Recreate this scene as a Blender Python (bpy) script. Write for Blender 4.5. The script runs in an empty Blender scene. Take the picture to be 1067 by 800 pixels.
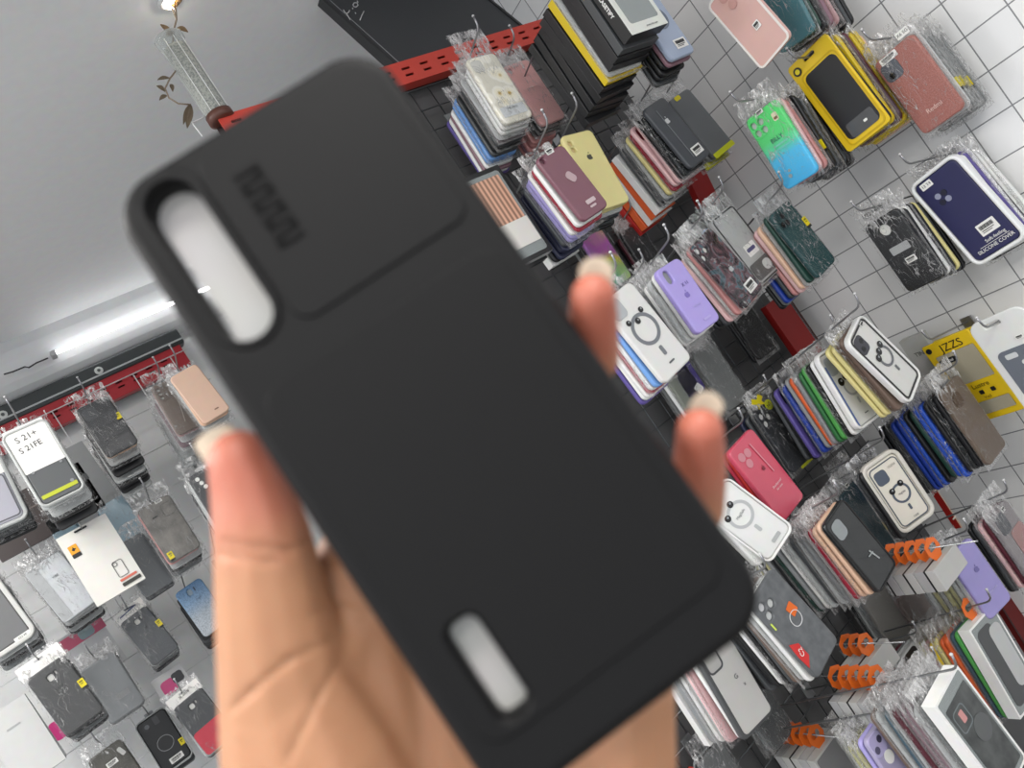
import bpy, bmesh, math, random
from mathutils import Vector, Matrix, Euler, noise
random.seed(11)
rnd = random.random
import zlib
SKIP = {'plaid case': {0: 0, 3: 0, 2: 0, 1: 1}, 'pinkish red jelly case': {4: 0, 3: 0, 2: 1, 1: 1, 0: 1}, 'white case with silver ring': {3: 0, 4: 0, 2: 1, 1: 1}, 'crumpled clear case': {3: 0, 4: 0, 5: 0, 6: 0, 7: 0, 1: 0, 2: 1, 0: 1}, 'yellow windowed card': {2: 0, 3: 0, 1: 1}, 'olive grey case at the bottom': {2: 0, 0: 1, 1: 1}, 'clear bag with card': {0: 0, 1: 0}, 'frosted case with black rim': {3: 0, 1: 1, 4: 1, 2: 1, 0: 1}, 'blue glitter case': {3: 1, 0: 1, 2: 1, 5: 1, 1: 1, 4: 1}, 'black case with white lens holes': {4: 1, 2: 1, 3: 1, 1: 1}, 'black ringed case': {0: 1}, 'dark clear case': {2: 1}, 'holographic case': {1: 1, 0: 1, 2: 1}, 'maroon case in clear rim': {11: 1, 9: 1, 8: 1, 7: 1}, 'black puffer case': {0: 1}, 'second pale blue case in film': {1: 1}, 'dark teal bagged case': {2: 1}, 'glossy black mirror case': {13: 1, 15: 1, 12: 1, 14: 1}, 'cream yellow case': {0: 1, 5: 1, 4: 1, 3: 1, 2: 1, 1: 1}, 'pale pink case under the red rail': {2: 1, 6: 1, 4: 1, 7: 1, 5: 1, 3: 1}, 'black case behind the thumb': {3: 1, 0: 1, 2: 1}, 'grey case with orange ring tag': {9: 1, 7: 1, 3: 1}, 'blue green case with yellow tag': {2: 1, 8: 1, 7: 1, 3: 1, 6: 1}, 'large grey case under white header': {0: 1, 1: 1}, 'dark iridescent case': {4: 1, 3: 1, 5: 1}, 'black case with thin ring': {0: 1, 2: 1, 1: 1}, 'purple patterned case': {0: 1}, 'grey case under scribbled card': {3: 1, 0: 1, 2: 1}, 'black and red case': {1: 1, 2: 1, 0: 1}, 'navy silicone cover pack': {0: 1, 3: 1}, 'white tray with black square': {2: 1, 0: 1, 1: 1}, 'brown smoky case': {12: 1}, 'grey see-through case': {1: 1}, 'black case below the orange cartons': {1: 1, 0: 1}, 'peach case on the far rail': {0: 1}, 'higher white window carton': {5: 1, 3: 1}, 'grey leather case': {0: 1}, 'green to blue case': {6: 1, 8: 1}, 'white case with dark frame': {3: 1, 6: 1}, 'plain pale carton at the left corner': {0: 1}, 'bluish ring case': {1: 1, 3: 1}, 'yellow blister card with black case': {6: 1, 0: 1, 3: 1}, 'white case with bear ring': {4: 1, 2: 1}, 'bottle green case': {5: 1, 6: 1, 7: 1, 4: 1}, 'taupe case': {0: 1}, 'milky case with paper': {0: 1}, 'smoky case at the bottom edge': {1: 1}, 'left ringed case in white tray': {10: 1}, 'black case with round hole': {4: 1}, 'white floral case in the zip bag': {12: 1, 10: 1, 11: 1}, 'pale blue case in film': {1: 1}, 'greenish clear case': {2: 1}, 'black case in the dark gap': {0: 1}, 'copper striped window box': {1: 0}}
REG = {}
REST = []
C = bpy.context.scene
COL = C.collection
PI = math.pi
F = 801.0
EYE = Vector((0, 0, 1.5))
# ---------------------------------------------------------------- camera frame (x right, y down, z forward) -> world
def _n(v): return v / v.length
_d = _n(Vector(((140 - 533.5) / F, (695 - 400) / F, 1)))
_v = Vector((.574, .819, -.072)); _v = _n(_v - _d * _d.dot(_v))
_h = _v.cross(_d)
if _h.z < 0: _h = -_h
_u = -_v
CAM = Matrix((_h, _d, _u))
def ray(px, py): return CAM @ Vector(((px - 533.5) / F, (py - 400) / F, 1))
def on_y(px, py, y): r = ray(px, py); return EYE + r * (y / r.y)
def on_x(px, py, x): r = ray(px, py); return EYE + r * (x / r.x)
def on_z(px, py, z): r = ray(px, py); return EYE + r * ((z - EYE.z) / r.z)
def camp(px, py, d): return Vector(((px - 533.5) / F * d, (py - 400) / F * d, d))

cam = bpy.data.cameras.new('camera'); camo = bpy.data.objects.new('camera', cam); COL.objects.link(camo)
M3 = CAM @ Matrix(((1, 0, 0), (0, -1, 0), (0, 0, -1)))
camo.matrix_world = Matrix.Translation(EYE) @ M3.to_4x4()
cam.sensor_width = 36; cam.lens = 36 * F / 1067; cam.clip_start = .01
cam.dof.use_dof = True; cam.dof.focus_distance = 1.5; cam.dof.aperture_fstop = 9.5
C.camera = camo
C.view_settings.view_transform = 'Standard'; C.view_settings.look = 'None'
C.view_settings.gamma = 1; C.view_settings.exposure = 0.0; C.view_settings.use_curve_mapping = False
C.cycles.transparent_max_bounces = 40; C.cycles.max_bounces = 8
C.cycles.diffuse_bounces = 3; C.cycles.glossy_bounces = 3; C.cycles.sample_clamp_indirect = 4

# ---------------------------------------------------------------- materials
def lin(c): return c / 12.92 if c <= .04045 else ((c + .055) / 1.055) ** 2.4
def rgb(h):
    if not isinstance(h, str): return tuple(h) + (1,)
    h = h.lstrip('#'); return tuple(lin(int(h[i:i + 2], 16) / 255) for i in (0, 2, 4)) + (1,)
MATS = {}
def newmat(name):
    m = bpy.data.materials.new(name); m.use_nodes = True
    nt = m.node_tree; nt.nodes.clear()
    out = nt.nodes.new('ShaderNodeOutputMaterial')
    return m, nt, out
def N(nt, t, **kw):
    n = nt.nodes.new(t)
    for k, v in kw.items():
        if k.startswith('i_'): n.inputs[k[2:].replace('_', ' ')].default_value = v
        else: setattr(n, k, v)
    return n
def pl(h, rough=.4, bump=0, scale=900, metal=0, spec=.5, emit=0, coat=0):
    k = ('pl', h, rough, bump, scale, metal, spec, emit, coat)
    if k in MATS: return MATS[k]
    m, nt, out = newmat('plastic_' + str(h).strip('#'))
    b = N(nt, 'ShaderNodeBsdfPrincipled'); nt.links.new(b.outputs[0], out.inputs[0])
    b.inputs['Base Color'].default_value = rgb(h); b.inputs['Roughness'].default_value = rough
    b.inputs['Metallic'].default_value = metal; b.inputs['Specular IOR Level'].default_value = spec
    b.inputs['Coat Weight'].default_value = coat
    if emit:
        b.inputs['Emission Color'].default_value = rgb(h); b.inputs['Emission Strength'].default_value = emit
    # slight wear in tone so that no surface is dead flat
    tc = N(nt, 'ShaderNodeTexCoord'); nz = N(nt, 'ShaderNodeTexNoise'); nz.inputs['Scale'].default_value = 45; nz.inputs['Detail'].default_value = 3
    mx = N(nt, 'ShaderNodeMix', data_type='RGBA', blend_type='MULTIPLY'); mx.inputs['Factor'].default_value = .12
    nt.links.new(tc.outputs['Object'], nz.inputs['Vector'])
    mx.inputs['A'].default_value = rgb(h); nt.links.new(nz.outputs['Color'], mx.inputs['B']); nt.links.new(mx.outputs['Result'], b.inputs['Base Color'])
    if bump:
        n2 = N(nt, 'ShaderNodeTexNoise'); n2.inputs['Scale'].default_value = scale
        bp = N(nt, 'ShaderNodeBump'); bp.inputs['Strength'].default_value = bump; bp.inputs['Distance'].default_value = .001
        nt.links.new(tc.outputs['Object'], n2.inputs['Vector']); nt.links.new(n2.outputs['Fac'], bp.inputs['Height']); nt.links.new(bp.outputs[0], b.inputs['Normal'])
    MATS[k] = m; return m
def clear(h='#d8dcdc', solid=.35, rough=.12):
    k = ('clear', h, solid, rough)
    if k in MATS: return MATS[k]
    m, nt, out = newmat('translucent_plastic_' + h.strip('#'))
    t = N(nt, 'ShaderNodeBsdfTransparent'); c = rgb(h); t.inputs[0].default_value = tuple(.35 + .65 * x for x in c[:3]) + (1,)
    b = N(nt, 'ShaderNodeBsdfPrincipled'); b.inputs['Base Color'].default_value = c; b.inputs['Roughness'].default_value = rough
    lw = N(nt, 'ShaderNodeLayerWeight'); lw.inputs['Blend'].default_value = .35
    ma = N(nt, 'ShaderNodeMath', operation='MULTIPLY_ADD', use_clamp=True); ma.inputs[1].default_value = .5; ma.inputs[2].default_value = solid
    mix = N(nt, 'ShaderNodeMixShader')
    nt.links.new(lw.outputs['Facing'], ma.inputs[0]); nt.links.new(ma.outputs[0], mix.inputs[0])
    nt.links.new(t.outputs[0], mix.inputs[1]); nt.links.new(b.outputs[0], mix.inputs[2]); nt.links.new(mix.outputs[0], out.inputs[0])
    MATS[k] = m; return m
def bagmat():
    if 'bag' in MATS: return MATS['bag']
    m, nt, out = newmat('crinkled_clear_film'); L = nt.links.new
    tc = N(nt, 'ShaderNodeTexCoord'); oi = N(nt, 'ShaderNodeObjectInfo')
    mu = N(nt, 'ShaderNodeVectorMath', operation='MULTIPLY_ADD'); mu.inputs[1].default_value = (.09, .02, .2)
    cx = N(nt, 'ShaderNodeCombineXYZ')
    for i in range(3): L(oi.outputs['Random'], cx.inputs[i])
    L(tc.outputs['Object'], mu.inputs[0]); L(cx.outputs[0], mu.inputs[2])
    nz = N(nt, 'ShaderNodeTexNoise'); nz.inputs['Scale'].default_value = 60; nz.inputs['Detail'].default_value = 4; nz.inputs['Distortion'].default_value = 1.2
    L(mu.outputs[0], nz.inputs['Vector'])
    sp = N(nt, 'ShaderNodeSeparateXYZ'); L(tc.outputs['Object'], sp.inputs[0])
    hd = N(nt, 'ShaderNodeMapRange', clamp=True); hd.inputs[1].default_value = .2; hd.inputs[2].default_value = .36; hd.inputs[3].default_value = .008; hd.inputs[4].default_value = .075
    L(sp.outputs['Z'], hd.inputs[0])
    big = N(nt, 'ShaderNodeTexNoise'); big.inputs['Scale'].default_value = 24; L(mu.outputs[0], big.inputs['Vector'])
    bm_ = N(nt, 'ShaderNodeMapRange', clamp=True); bm_.inputs[1].default_value = .42; bm_.inputs[2].default_value = .62; bm_.inputs[3].default_value = .1; bm_.inputs[4].default_value = 1.6; L(big.outputs['Fac'], bm_.inputs[0])
    wdt = N(nt, 'ShaderNodeMath', operation='MULTIPLY'); L(hd.outputs[0], wdt.inputs[0]); L(bm_.outputs[0], wdt.inputs[1])
    crs = []
    for (rot, scl) in (((0, .5, 0), (1, 1, .28)), ((0, -.9, 0), (1, 1, .4))):      # long wrinkles two ways; film whitening that also stands in for sparkle
        mp = N(nt, 'ShaderNodeMapping'); mp.inputs['Rotation'].default_value = rot; mp.inputs['Scale'].default_value = scl; L(mu.outputs[0], mp.inputs[0])
        n2 = N(nt, 'ShaderNodeTexNoise'); n2.inputs['Scale'].default_value = 62; n2.inputs['Detail'].default_value = 1.5; n2.inputs['Distortion'].default_value = .8; L(mp.outputs[0], n2.inputs['Vector'])
        sb = N(nt, 'ShaderNodeMath', operation='SUBTRACT'); sb.inputs[1].default_value = .5; L(n2.outputs['Fac'], sb.inputs[0])
        ab = N(nt, 'ShaderNodeMath', operation='ABSOLUTE'); L(sb.outputs[0], ab.inputs[0])
        c_ = N(nt, 'ShaderNodeMapRange', clamp=True); c_.inputs[1].default_value = 0; c_.inputs[3].default_value = 1; c_.inputs[4].default_value = 0; L(ab.outputs[0], c_.inputs[0]); L(wdt.outputs[0], c_.inputs[2]); crs.append(c_)
    cr = N(nt, 'ShaderNodeMath', operation='MAXIMUM'); L(crs[0].outputs[0], cr.inputs[0]); L(crs[1].outputs[0], cr.inputs[1])
    hs = N(nt, 'ShaderNodeMath', operation='MULTIPLY_ADD'); hs.inputs[1].default_value = .6; L(cr.outputs[0], hs.inputs[0]); L(nz.outputs['Fac'], hs.inputs[2])
    bp = N(nt, 'ShaderNodeBump'); bp.inputs['Strength'].default_value = .8; bp.inputs['Distance'].default_value = .006; L(hs.outputs[0], bp.inputs['Height'])
    t = N(nt, 'ShaderNodeBsdfTransparent')
    g = N(nt, 'ShaderNodeBsdfGlossy'); g.inputs['Roughness'].default_value = .22; L(bp.outputs[0], g.inputs['Normal'])
    df = N(nt, 'ShaderNodeBsdfDiffuse'); df.inputs[0].default_value = (.95, .95, .95, 1)
    tl = N(nt, 'ShaderNodeBsdfTranslucent'); tl.inputs[0].default_value = (.95, .95, .95, 1)
    dt = N(nt, 'ShaderNodeMixShader'); dt.inputs[0].default_value = .35; L(df.outputs[0], dt.inputs[1]); L(tl.outputs[0], dt.inputs[2])
    gd = N(nt, 'ShaderNodeMixShader'); gd.inputs[0].default_value = .5; L(g.outputs[0], gd.inputs[1]); L(dt.outputs[0], gd.inputs[2])
    fr = N(nt, 'ShaderNodeFresnel'); fr.inputs['IOR'].default_value = 1.3; L(bp.outputs[0], fr.inputs['Normal'])
    f2 = N(nt, 'ShaderNodeMath', operation='MULTIPLY_ADD', use_clamp=True); f2.inputs[1].default_value = .5; f2.inputs[2].default_value = .0; L(fr.outputs[0], f2.inputs[0])
    fa = N(nt, 'ShaderNodeMath', operation='MULTIPLY_ADD', use_clamp=True); fa.inputs[1].default_value = .62; L(cr.outputs[0], fa.inputs[0]); L(f2.outputs[0], fa.inputs[2])
    mix = N(nt, 'ShaderNodeMixShader'); L(fa.outputs[0], mix.inputs[0]); L(t.outputs[0], mix.inputs[1]); L(gd.outputs[0], mix.inputs[2]); L(mix.outputs[0], out.inputs[0])
    MATS['bag'] = m; return m
def tex(name, fn):
    """a principled material whose colour comes from fn(nt, texcoord) -> socket"""
    if name in MATS: return MATS[name]
    m, nt, out = newmat(name)
    b = N(nt, 'ShaderNodeBsdfPrincipled'); nt.links.new(b.outputs[0], out.inputs[0]); b.inputs['Roughness'].default_value = .35
    tc = N(nt, 'ShaderNodeTexCoord')
    nt.links.new(fn(nt, tc.outputs['Object'], b), b.inputs['Base Color'])
    MATS[name] = m; return m
def ramp(nt, sock, stops, interp='LINEAR'):
    r = N(nt, 'ShaderNodeValToRGB'); r.color_ramp.interpolation = interp
    els = r.color_ramp.elements
    while len(els) < len(stops): els.new(.5)
    for e, (p, c) in zip(els, stops): e.position = p; e.color = rgb(c)
    nt.links.new(sock, r.inputs[0]); return r.outputs[0]
def axis(nt, sock, a, lo, hi):
    s = N(nt, 'ShaderNodeSeparateXYZ'); nt.links.new(sock, s.inputs[0])
    mr = N(nt, 'ShaderNodeMapRange'); mr.inputs[1].default_value = lo; mr.inputs[2].default_value = hi
    nt.links.new(s.outputs['XYZ'.index(a)], mr.inputs[0]); return mr.outputs[0]
def m_grad(nt, s, b): return ramp(nt, axis(nt, s, 'Z', -.08, .08), [(0, '#4bb6ea'), (.38, '#57c4ee'), (.5, '#66dcae'), (.62, '#5fd881'), (1, '#55d673')])
def m_noise(lo, hi, scale, rough=.4, det=4, p=(.35, .65)):
    def f(nt, s, b):
        b.inputs['Roughness'].default_value = rough
        n = N(nt, 'ShaderNodeTexNoise'); n.inputs['Scale'].default_value = scale; n.inputs['Detail'].default_value = det
        nt.links.new(s, n.inputs['Vector']); return ramp(nt, n.outputs['Fac'], [(p[0], lo), (p[1], hi)])
    return f
def m_flower(nt, s, b):
    b.inputs['Roughness'].default_value = .2
    v = N(nt, 'ShaderNodeTexVoronoi'); v.inputs['Scale'].default_value = 34
    nt.links.new(s, v.inputs['Vector']); return ramp(nt, v.outputs['Distance'], [(.08, '#b89a48'), (.2, '#efe9d2'), (.5, '#f3f1e8'), (.62, '#dcd9cc')])
def m_plaid(nt, s, b):
    b.inputs['Roughness'].default_value = .25
    prev = None
    for ax, sc in (('X', 420), ('Z', 260), ('X', 105), ('Z', 60)):
        q = N(nt, 'ShaderNodeSeparateXYZ'); nt.links.new(s, q.inputs[0])
        m = N(nt, 'ShaderNodeMath', operation='MULTIPLY'); m.inputs[1].default_value = sc; nt.links.new(q.outputs['XYZ'.index(ax)], m.inputs[0])
        sn = N(nt, 'ShaderNodeMath', operation='FRACT'); nt.links.new(m.outputs[0], sn.inputs[0])
        g = N(nt, 'ShaderNodeMath', operation='GREATER_THAN'); g.inputs[1].default_value = .28 if sc > 100 else .3; nt.links.new(sn.outputs[0], g.inputs[0])
        if prev is None: prev = g.outputs[0]
        else:
            mm = N(nt, 'ShaderNodeMath', operation='ADD'); nt.links.new(prev, mm.inputs[0]); nt.links.new(g.outputs[0], mm.inputs[1]); prev = mm.outputs[0]
    d = N(nt, 'ShaderNodeMath', operation='DIVIDE'); d.inputs[1].default_value = 4; nt.links.new(prev, d.inputs[0])
    return ramp(nt, d.outputs[0], [(0, '#2c2c30'), (.5, '#7c7c80'), (1, '#d9d9d8')])
def m_holo(nt, s, b):
    b.inputs['Roughness'].default_value = .12
    n = N(nt, 'ShaderNodeTexNoise'); n.inputs['Scale'].default_value = 26; n.inputs['Detail'].default_value = 6; n.inputs['Distortion'].default_value = 2
    nt.links.new(s, n.inputs['Vector']); return ramp(nt, n.outputs['Fac'], [(.3, '#17181c'), (.45, '#3a3238'), (.52, '#6c4a52'), (.58, '#4f6a74'), (.66, '#24262c'), (.8, '#8c7c84')])
def m_glit(nt, s, b):
    b.inputs['Roughness'].default_value = .3
    n = N(nt, 'ShaderNodeTexVoronoi'); n.inputs['Scale'].default_value = 700; nt.links.new(s, n.inputs['Vector'])
    g = ramp(nt, axis(nt, s, 'Z', -.07, .07), [(0, '#c3c9cf'), (.4, '#b9c3cd'), (.7, '#8fb0d2'), (1, '#6f9bc8')])
    q = ramp(nt, n.outputs['Color'], [(.1, '#7d8894'), (.6, '#ffffff')])
    mx = N(nt, 'ShaderNodeMix', data_type='RGBA', blend_type='MULTIPLY'); mx.inputs['Factor'].default_value = .75
    nt.links.new(g, mx.inputs['A']); nt.links.new(q, mx.inputs['B']); return mx.outputs['Result']
def m_tile(nt, s, b):
    b.inputs['Roughness'].default_value = .18
    mp = N(nt, 'ShaderNodeMapping'); nt.links.new(s, mp.inputs[0])
    sp = N(nt, 'ShaderNodeSeparateXYZ'); nt.links.new(s, sp.inputs[0])
    cb = N(nt, 'ShaderNodeCombineXYZ'); nt.links.new(sp.outputs['Y'], cb.inputs['X']); nt.links.new(sp.outputs['Z'], cb.inputs['Y'])
    br = N(nt, 'ShaderNodeTexBrick', offset=0.0, squash=1.0)
    br.inputs['Scale'].default_value = 1; br.inputs['Brick Width'].default_value = TILE[0]; br.inputs['Row Height'].default_value = TILE[1]
    br.inputs['Mortar Size'].default_value = .0013; br.inputs['Mortar Smooth'].default_value = .1; br.inputs['Bias'].default_value = -.2
    br.inputs['Color1'].default_value = rgb('#e4e5e6'); br.inputs['Color2'].default_value = rgb('#ebebea'); br.inputs['Mortar'].default_value = rgb('#85878a')
    nt.links.new(cb.outputs[0], br.inputs['Vector'])
    bp = N(nt, 'ShaderNodeBump', invert=True); bp.inputs['Strength'].default_value = .5; bp.inputs['Distance'].default_value = .002
    nt.links.new(br.outputs['Fac'], bp.inputs['Height']); nt.links.new(bp.outputs[0], b.inputs['Normal'])
    return br.outputs['Color']
def m_skin(nt, s, b):
    b.inputs['Roughness'].default_value = .5; b.inputs['Subsurface Weight'].default_value = .3
    b.inputs['Subsurface Radius'].default_value = (1, .35, .2); b.inputs['Subsurface Scale'].default_value = .004
    at = N(nt, 'ShaderNodeAttribute', attribute_name='redness')
    n = N(nt, 'ShaderNodeTexNoise'); n.inputs['Scale'].default_value = 130; n.inputs['Detail'].default_value = 4; nt.links.new(s, n.inputs['Vector'])
    a = N(nt, 'ShaderNodeMath', operation='MULTIPLY_ADD'); a.inputs[1].default_value = .22; nt.links.new(n.outputs['Fac'], a.inputs[0]); nt.links.new(at.outputs['Fac'], a.inputs[2])
    bp = N(nt, 'ShaderNodeBump'); bp.inputs['Strength'].default_value = .25; bp.inputs['Distance'].default_value = .001
    nt.links.new(n.outputs['Fac'], bp.inputs['Height']); nt.links.new(bp.outputs[0], b.inputs['Normal'])
    return ramp(nt, a.outputs[0], [(0, '#b98a66'), (.35, '#b38060'), (.7, '#b4705a'), (1, '#b1624f')])

# ---------------------------------------------------------------- mesh helpers
def setmat(o, m):
    if not o.data.materials: o.data.materials.append(None)
    o.material_slots[0].link = 'OBJECT'; o.material_slots[0].material = m
def add(name, mesh, mat, parent=None, loc=(0, 0, 0), rot=None):
    o = bpy.data.objects.new(name, mesh); COL.objects.link(o); setmat(o, mat)
    if parent: o.parent = parent
    o.location = loc
    if rot: o.rotation_euler = rot
    return o
def tag(o, label, cat, group=None, kind=None):
    if label: o['label'] = label
    if cat: o['category'] = cat
    if group: o['group'] = group
    if kind: o['kind'] = kind
    return o
def empty(name, M, label, cat, group=None):
    o = bpy.data.objects.new(name, None); COL.objects.link(o); o.empty_display_size = .02
    o.matrix_world = M; return tag(o, label, cat, group)
CACHE = {}
def rr(w, h, r, cx=0, cz=0, n=5):
    """rounded rectangle outline"""
    r = min(r, w / 2 - 1e-5, h / 2 - 1e-5); pts = []
    for (sx, sz, a0) in ((1, 1, 0), (-1, 1, PI / 2), (-1, -1, PI), (1, -1, 1.5 * PI)):
        for i in range(n + 1):
            a = a0 + PI / 2 * i / n
            pts.append((cx + sx * (w / 2 - r) + r * math.cos(a), cz + sz * (h / 2 - r) + r * math.sin(a)))
    return pts
def plate(loops, t, bev=0, res=2):
    """filled outline (first loop) with holes (others), front at y=0, thickness t towards +y, edge rounded by bev"""
    key = (tuple(tuple((round(a, 5), round(b, 5)) for a, b in l) for l in loops), round(t, 5), round(bev, 5), res)
    if key in CACHE: return CACHE[key]
    cu = bpy.data.curves.new('outline', 'CURVE'); cu.dimensions = '2D'; cu.fill_mode = 'BOTH'
    cu.extrude = max(t / 2 - bev, 1e-5); cu.bevel_depth = bev; cu.bevel_resolution = res; cu.offset = -bev
    for l in loops:
        sp = cu.splines.new('POLY'); sp.points.add(len(l) - 1); sp.use_cyclic_u = True
        for p, (a, b) in zip(sp.points, l): p.co = (a, b, 0, 1)
    ob = bpy.data.objects.new('outline', cu); me = bpy.data.meshes.new_from_object(ob)
    bpy.data.objects.remove(ob); bpy.data.curves.remove(cu)
    me.transform(Matrix(((1, 0, 0, 0), (0, 0, -1, t / 2), (0, 1, 0, 0), (0, 0, 0, 1))))
    if bev:
        me.polygons.foreach_set('use_smooth', [True] * len(me.polygons))
        me.set_sharp_from_angle(angle=math.radians(50))
    CACHE[key] = me; return me
def box(x0, x1, y0, y1, z0, z1, bev=0):
    key = ('box',) + tuple(round(q, 5) for q in (x0, x1, y0, y1, z0, z1, bev))
    if key in CACHE: return CACHE[key]
    bm = bmesh.new(); bmesh.ops.create_cube(bm, size=1)
    for v in bm.verts: v.co = Vector((x0 + (v.co.x + .5) * (x1 - x0), y0 + (v.co.y + .5) * (y1 - y0), z0 + (v.co.z + .5) * (z1 - z0)))
    if bev: bmesh.ops.bevel(bm, geom=bm.edges[:], offset=bev, segments=2, profile=.5, affect='EDGES')
    me = bpy.data.meshes.new('box'); bm.to_mesh(me); bm.free(); CACHE[key] = me; return me
def boxes(lst):
    bm = bmesh.new()
    for (x0, x1, y0, y1, z0, z1) in lst:
        r = bmesh.ops.create_cube(bm, size=1)
        for v in r['verts']: v.co = Vector((x0 + (v.co.x + .5) * (x1 - x0), y0 + (v.co.y + .5) * (y1 - y0), z0 + (v.co.z + .5) * (z1 - z0)))
    me = bpy.data.meshes.new('boxes'); bm.to_mesh(me); bm.free(); return me
def tube_bm(bm, pts, r, seg=8, cap=True):
    pts = [Vector(p) for p in pts]; rings = []
    up = Vector((0, 0, 1)); prev = None
    for i, p in enumerate(pts):
        t = (pts[min(i + 1, len(pts) - 1)] - pts[max(i - 1, 0)]).normalized()
        if prev is None:
            a = t.cross(up if abs(t.dot(up)) < .9 else Vector((1, 0, 0))).normalized()
        else: a = (prev - t * prev.dot(t)).normalized()
        prev = a; b = t.cross(a)
        rad = r[i] if isinstance(r, (list, tuple)) else r
        rings.append([bm.verts.new(p + (a * math.cos(2 * PI * k / seg) + b * math.sin(2 * PI * k / seg)) * rad) for k in range(seg)])
    for A, B in zip(rings, rings[1:]):
        for k in range(seg): bm.faces.new((A[k], A[(k + 1) % seg], B[(k + 1) % seg], B[k]))
    if cap: bm.faces.new(rings[0][::-1]); bm.faces.new(rings[-1])
def tube(paths, r, seg=8):
    bm = bmesh.new()
    for p in paths: tube_bm(bm, p, r, seg)
    bmesh.ops.recalc_face_normals(bm, faces=bm.faces[:])
    for f in bm.faces: f.smooth = True
    me = bpy.data.meshes.new('tube'); bm.to_mesh(me); bm.free(); return me
def lathe(prof, seg=20):
    bm = bmesh.new(); rings = []
    for r, z in prof: rings.append([bm.verts.new((r * math.cos(2 * PI * k / seg), r * math.sin(2 * PI * k / seg), z)) for k in range(seg)])
    for A, B in zip(rings, rings[1:]):
        for k in range(seg): bm.faces.new((A[k], A[(k + 1) % seg], B[(k + 1) % seg], B[k]))
    bm.faces.new(rings[0][::-1]); bm.faces.new(rings[-1])
    bmesh.ops.recalc_face_normals(bm, faces=bm.faces[:])
    for f in bm.faces: f.smooth = True
    me = bpy.data.meshes.new('lathe'); bm.to_mesh(me); bm.free(); return me
def lettering(body, size, mat, parent, loc, rot=0, side=False, bold=.0, name='lettering'):
    cu = bpy.data.curves.new('t', 'FONT'); cu.body = body; cu.size = size; cu.extrude = .00012; cu.align_x = 'CENTER'; cu.align_y = 'CENTER'; cu.offset = bold; cu.resolution_u = 3
    ob = bpy.data.objects.new('t', cu); me = bpy.data.meshes.new_from_object(ob); bpy.data.objects.remove(ob); bpy.data.curves.remove(cu)
    if side: me.transform(Matrix(((0, 0, -1, 0), (0, -1, 0, 0), (-1, 0, 0, 0), (0, 0, 0, 1))))
    else: me.transform(Matrix.Rotation(-rot, 4, 'Y') @ Matrix(((1, 0, 0, 0), (0, 0, -1, 0), (0, 1, 0, 0), (0, 0, 0, 1))))
    return add(name, me, mat, parent, loc)
def bagmesh(i, top):
    """unit crumpled bag: x -.5...5, z -.5...5, y 0..1 (0 = front); header above is flatter and more creased"""
    key = ('bag', i, round(top, 2))
    if key in CACHE: return CACHE[key]
    bm = bmesh.new(); nx, nz = 16, 30
    def sheet(side):
        g = []
        for b in range(nz + 1):
            row = []
            v = b / nz
            for a in range(nx + 1):
                u = a / nx * 2 - 1
                body = 1 - abs(u) ** 6
                tp = 1.0 if v < top else max(.0, 1 - (v - top) / (1 - top) * 1.3)
                bt = min(1, v / .04 + .25)
                wv = .55 if v < top else 1.5
                p = Vector((u * 3.1 + i * 7.3 + side * 5, v * 6.2, i * 3.1))
                d = noise.noise(p) * .32 + noise.noise(p * 2.7) * .2 + noise.noise(p * 6) * .16 * (1 if v < top else 1.7)
                half = .5 * body * tp * bt
                y = .5 + (half if side else -half) + d * wv * (.35 if abs(u) < .99 else .1)
                xx = u * .5 + noise.noise(p * 1.3 + Vector((9, 2, 4))) * (.012 if v < top else .05) 
                zz = v - .5 + (noise.noise(p * 2.1 + Vector((3, 8, 1))) * .02 if v > .98 else 0)
                row.append(bm.verts.new((xx, y, zz)))
            g.append(row)
        for b in range(nz):
            for a in range(nx):
                q = (g[b][a], g[b][a + 1], g[b + 1][a + 1], g[b + 1][a])
                f = bm.faces.new(q if not side else q[::-1]); f.smooth = b / nz < top and (a + b + i) % 3 > 0
    sheet(0); sheet(1)
    me = bpy.data.meshes.new('bag'); bm.to_mesh(me); bm.free(); CACHE[key] = me; return me
_bi = [0]
def bag(parent, w, h, t, head=.04, y=-.003, foot=.008, side=.007, name='plastic_bag'):
    _bi[0] += 1
    H = h + head + foot; top = (h + foot) / H
    o = add(name, bagmesh(_bi[0] % 6, round(top, 1)), bagmat(), parent, (0, y, head / 2 - foot / 2))
    o.scale = (w + 2 * side, t + .005, H); return o

# ---------------------------------------------------------------- the shop's planes
YG = 1.30                                   # wire panel that carries the near rack
YL = 2.60                                   # grid of the far rack
XB = 1.60                                   # tiled wall
ZC = 2.47
TILE = (.080, .0745)
def frame_of(wall): return Matrix.Identity(4) if wall != 'B' else Matrix.Rotation(-PI / 2, 4, 'Z')
def place(wall, top, bot, L):
    T, B = (on_x(*top, 1), on_x(*bot, 1)) if wall == 'B' else (on_y(*top, 1), on_y(*bot, 1))
    T -= EYE; B -= EYE
    D = L / (T - B).length
    a = T - B; lat = -a.y if wall == 'B' else a.x
    return EYE + (T + B) / 2 * D, math.atan2(lat, a.z)
INTO = {'A': Vector((0, 1, 0)), 'L': Vector((0, 1, 0)), 'B': Vector((1, 0, 0))}
BACK = {'A': YG, 'L': YL, 'B': XB - .01}

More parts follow.
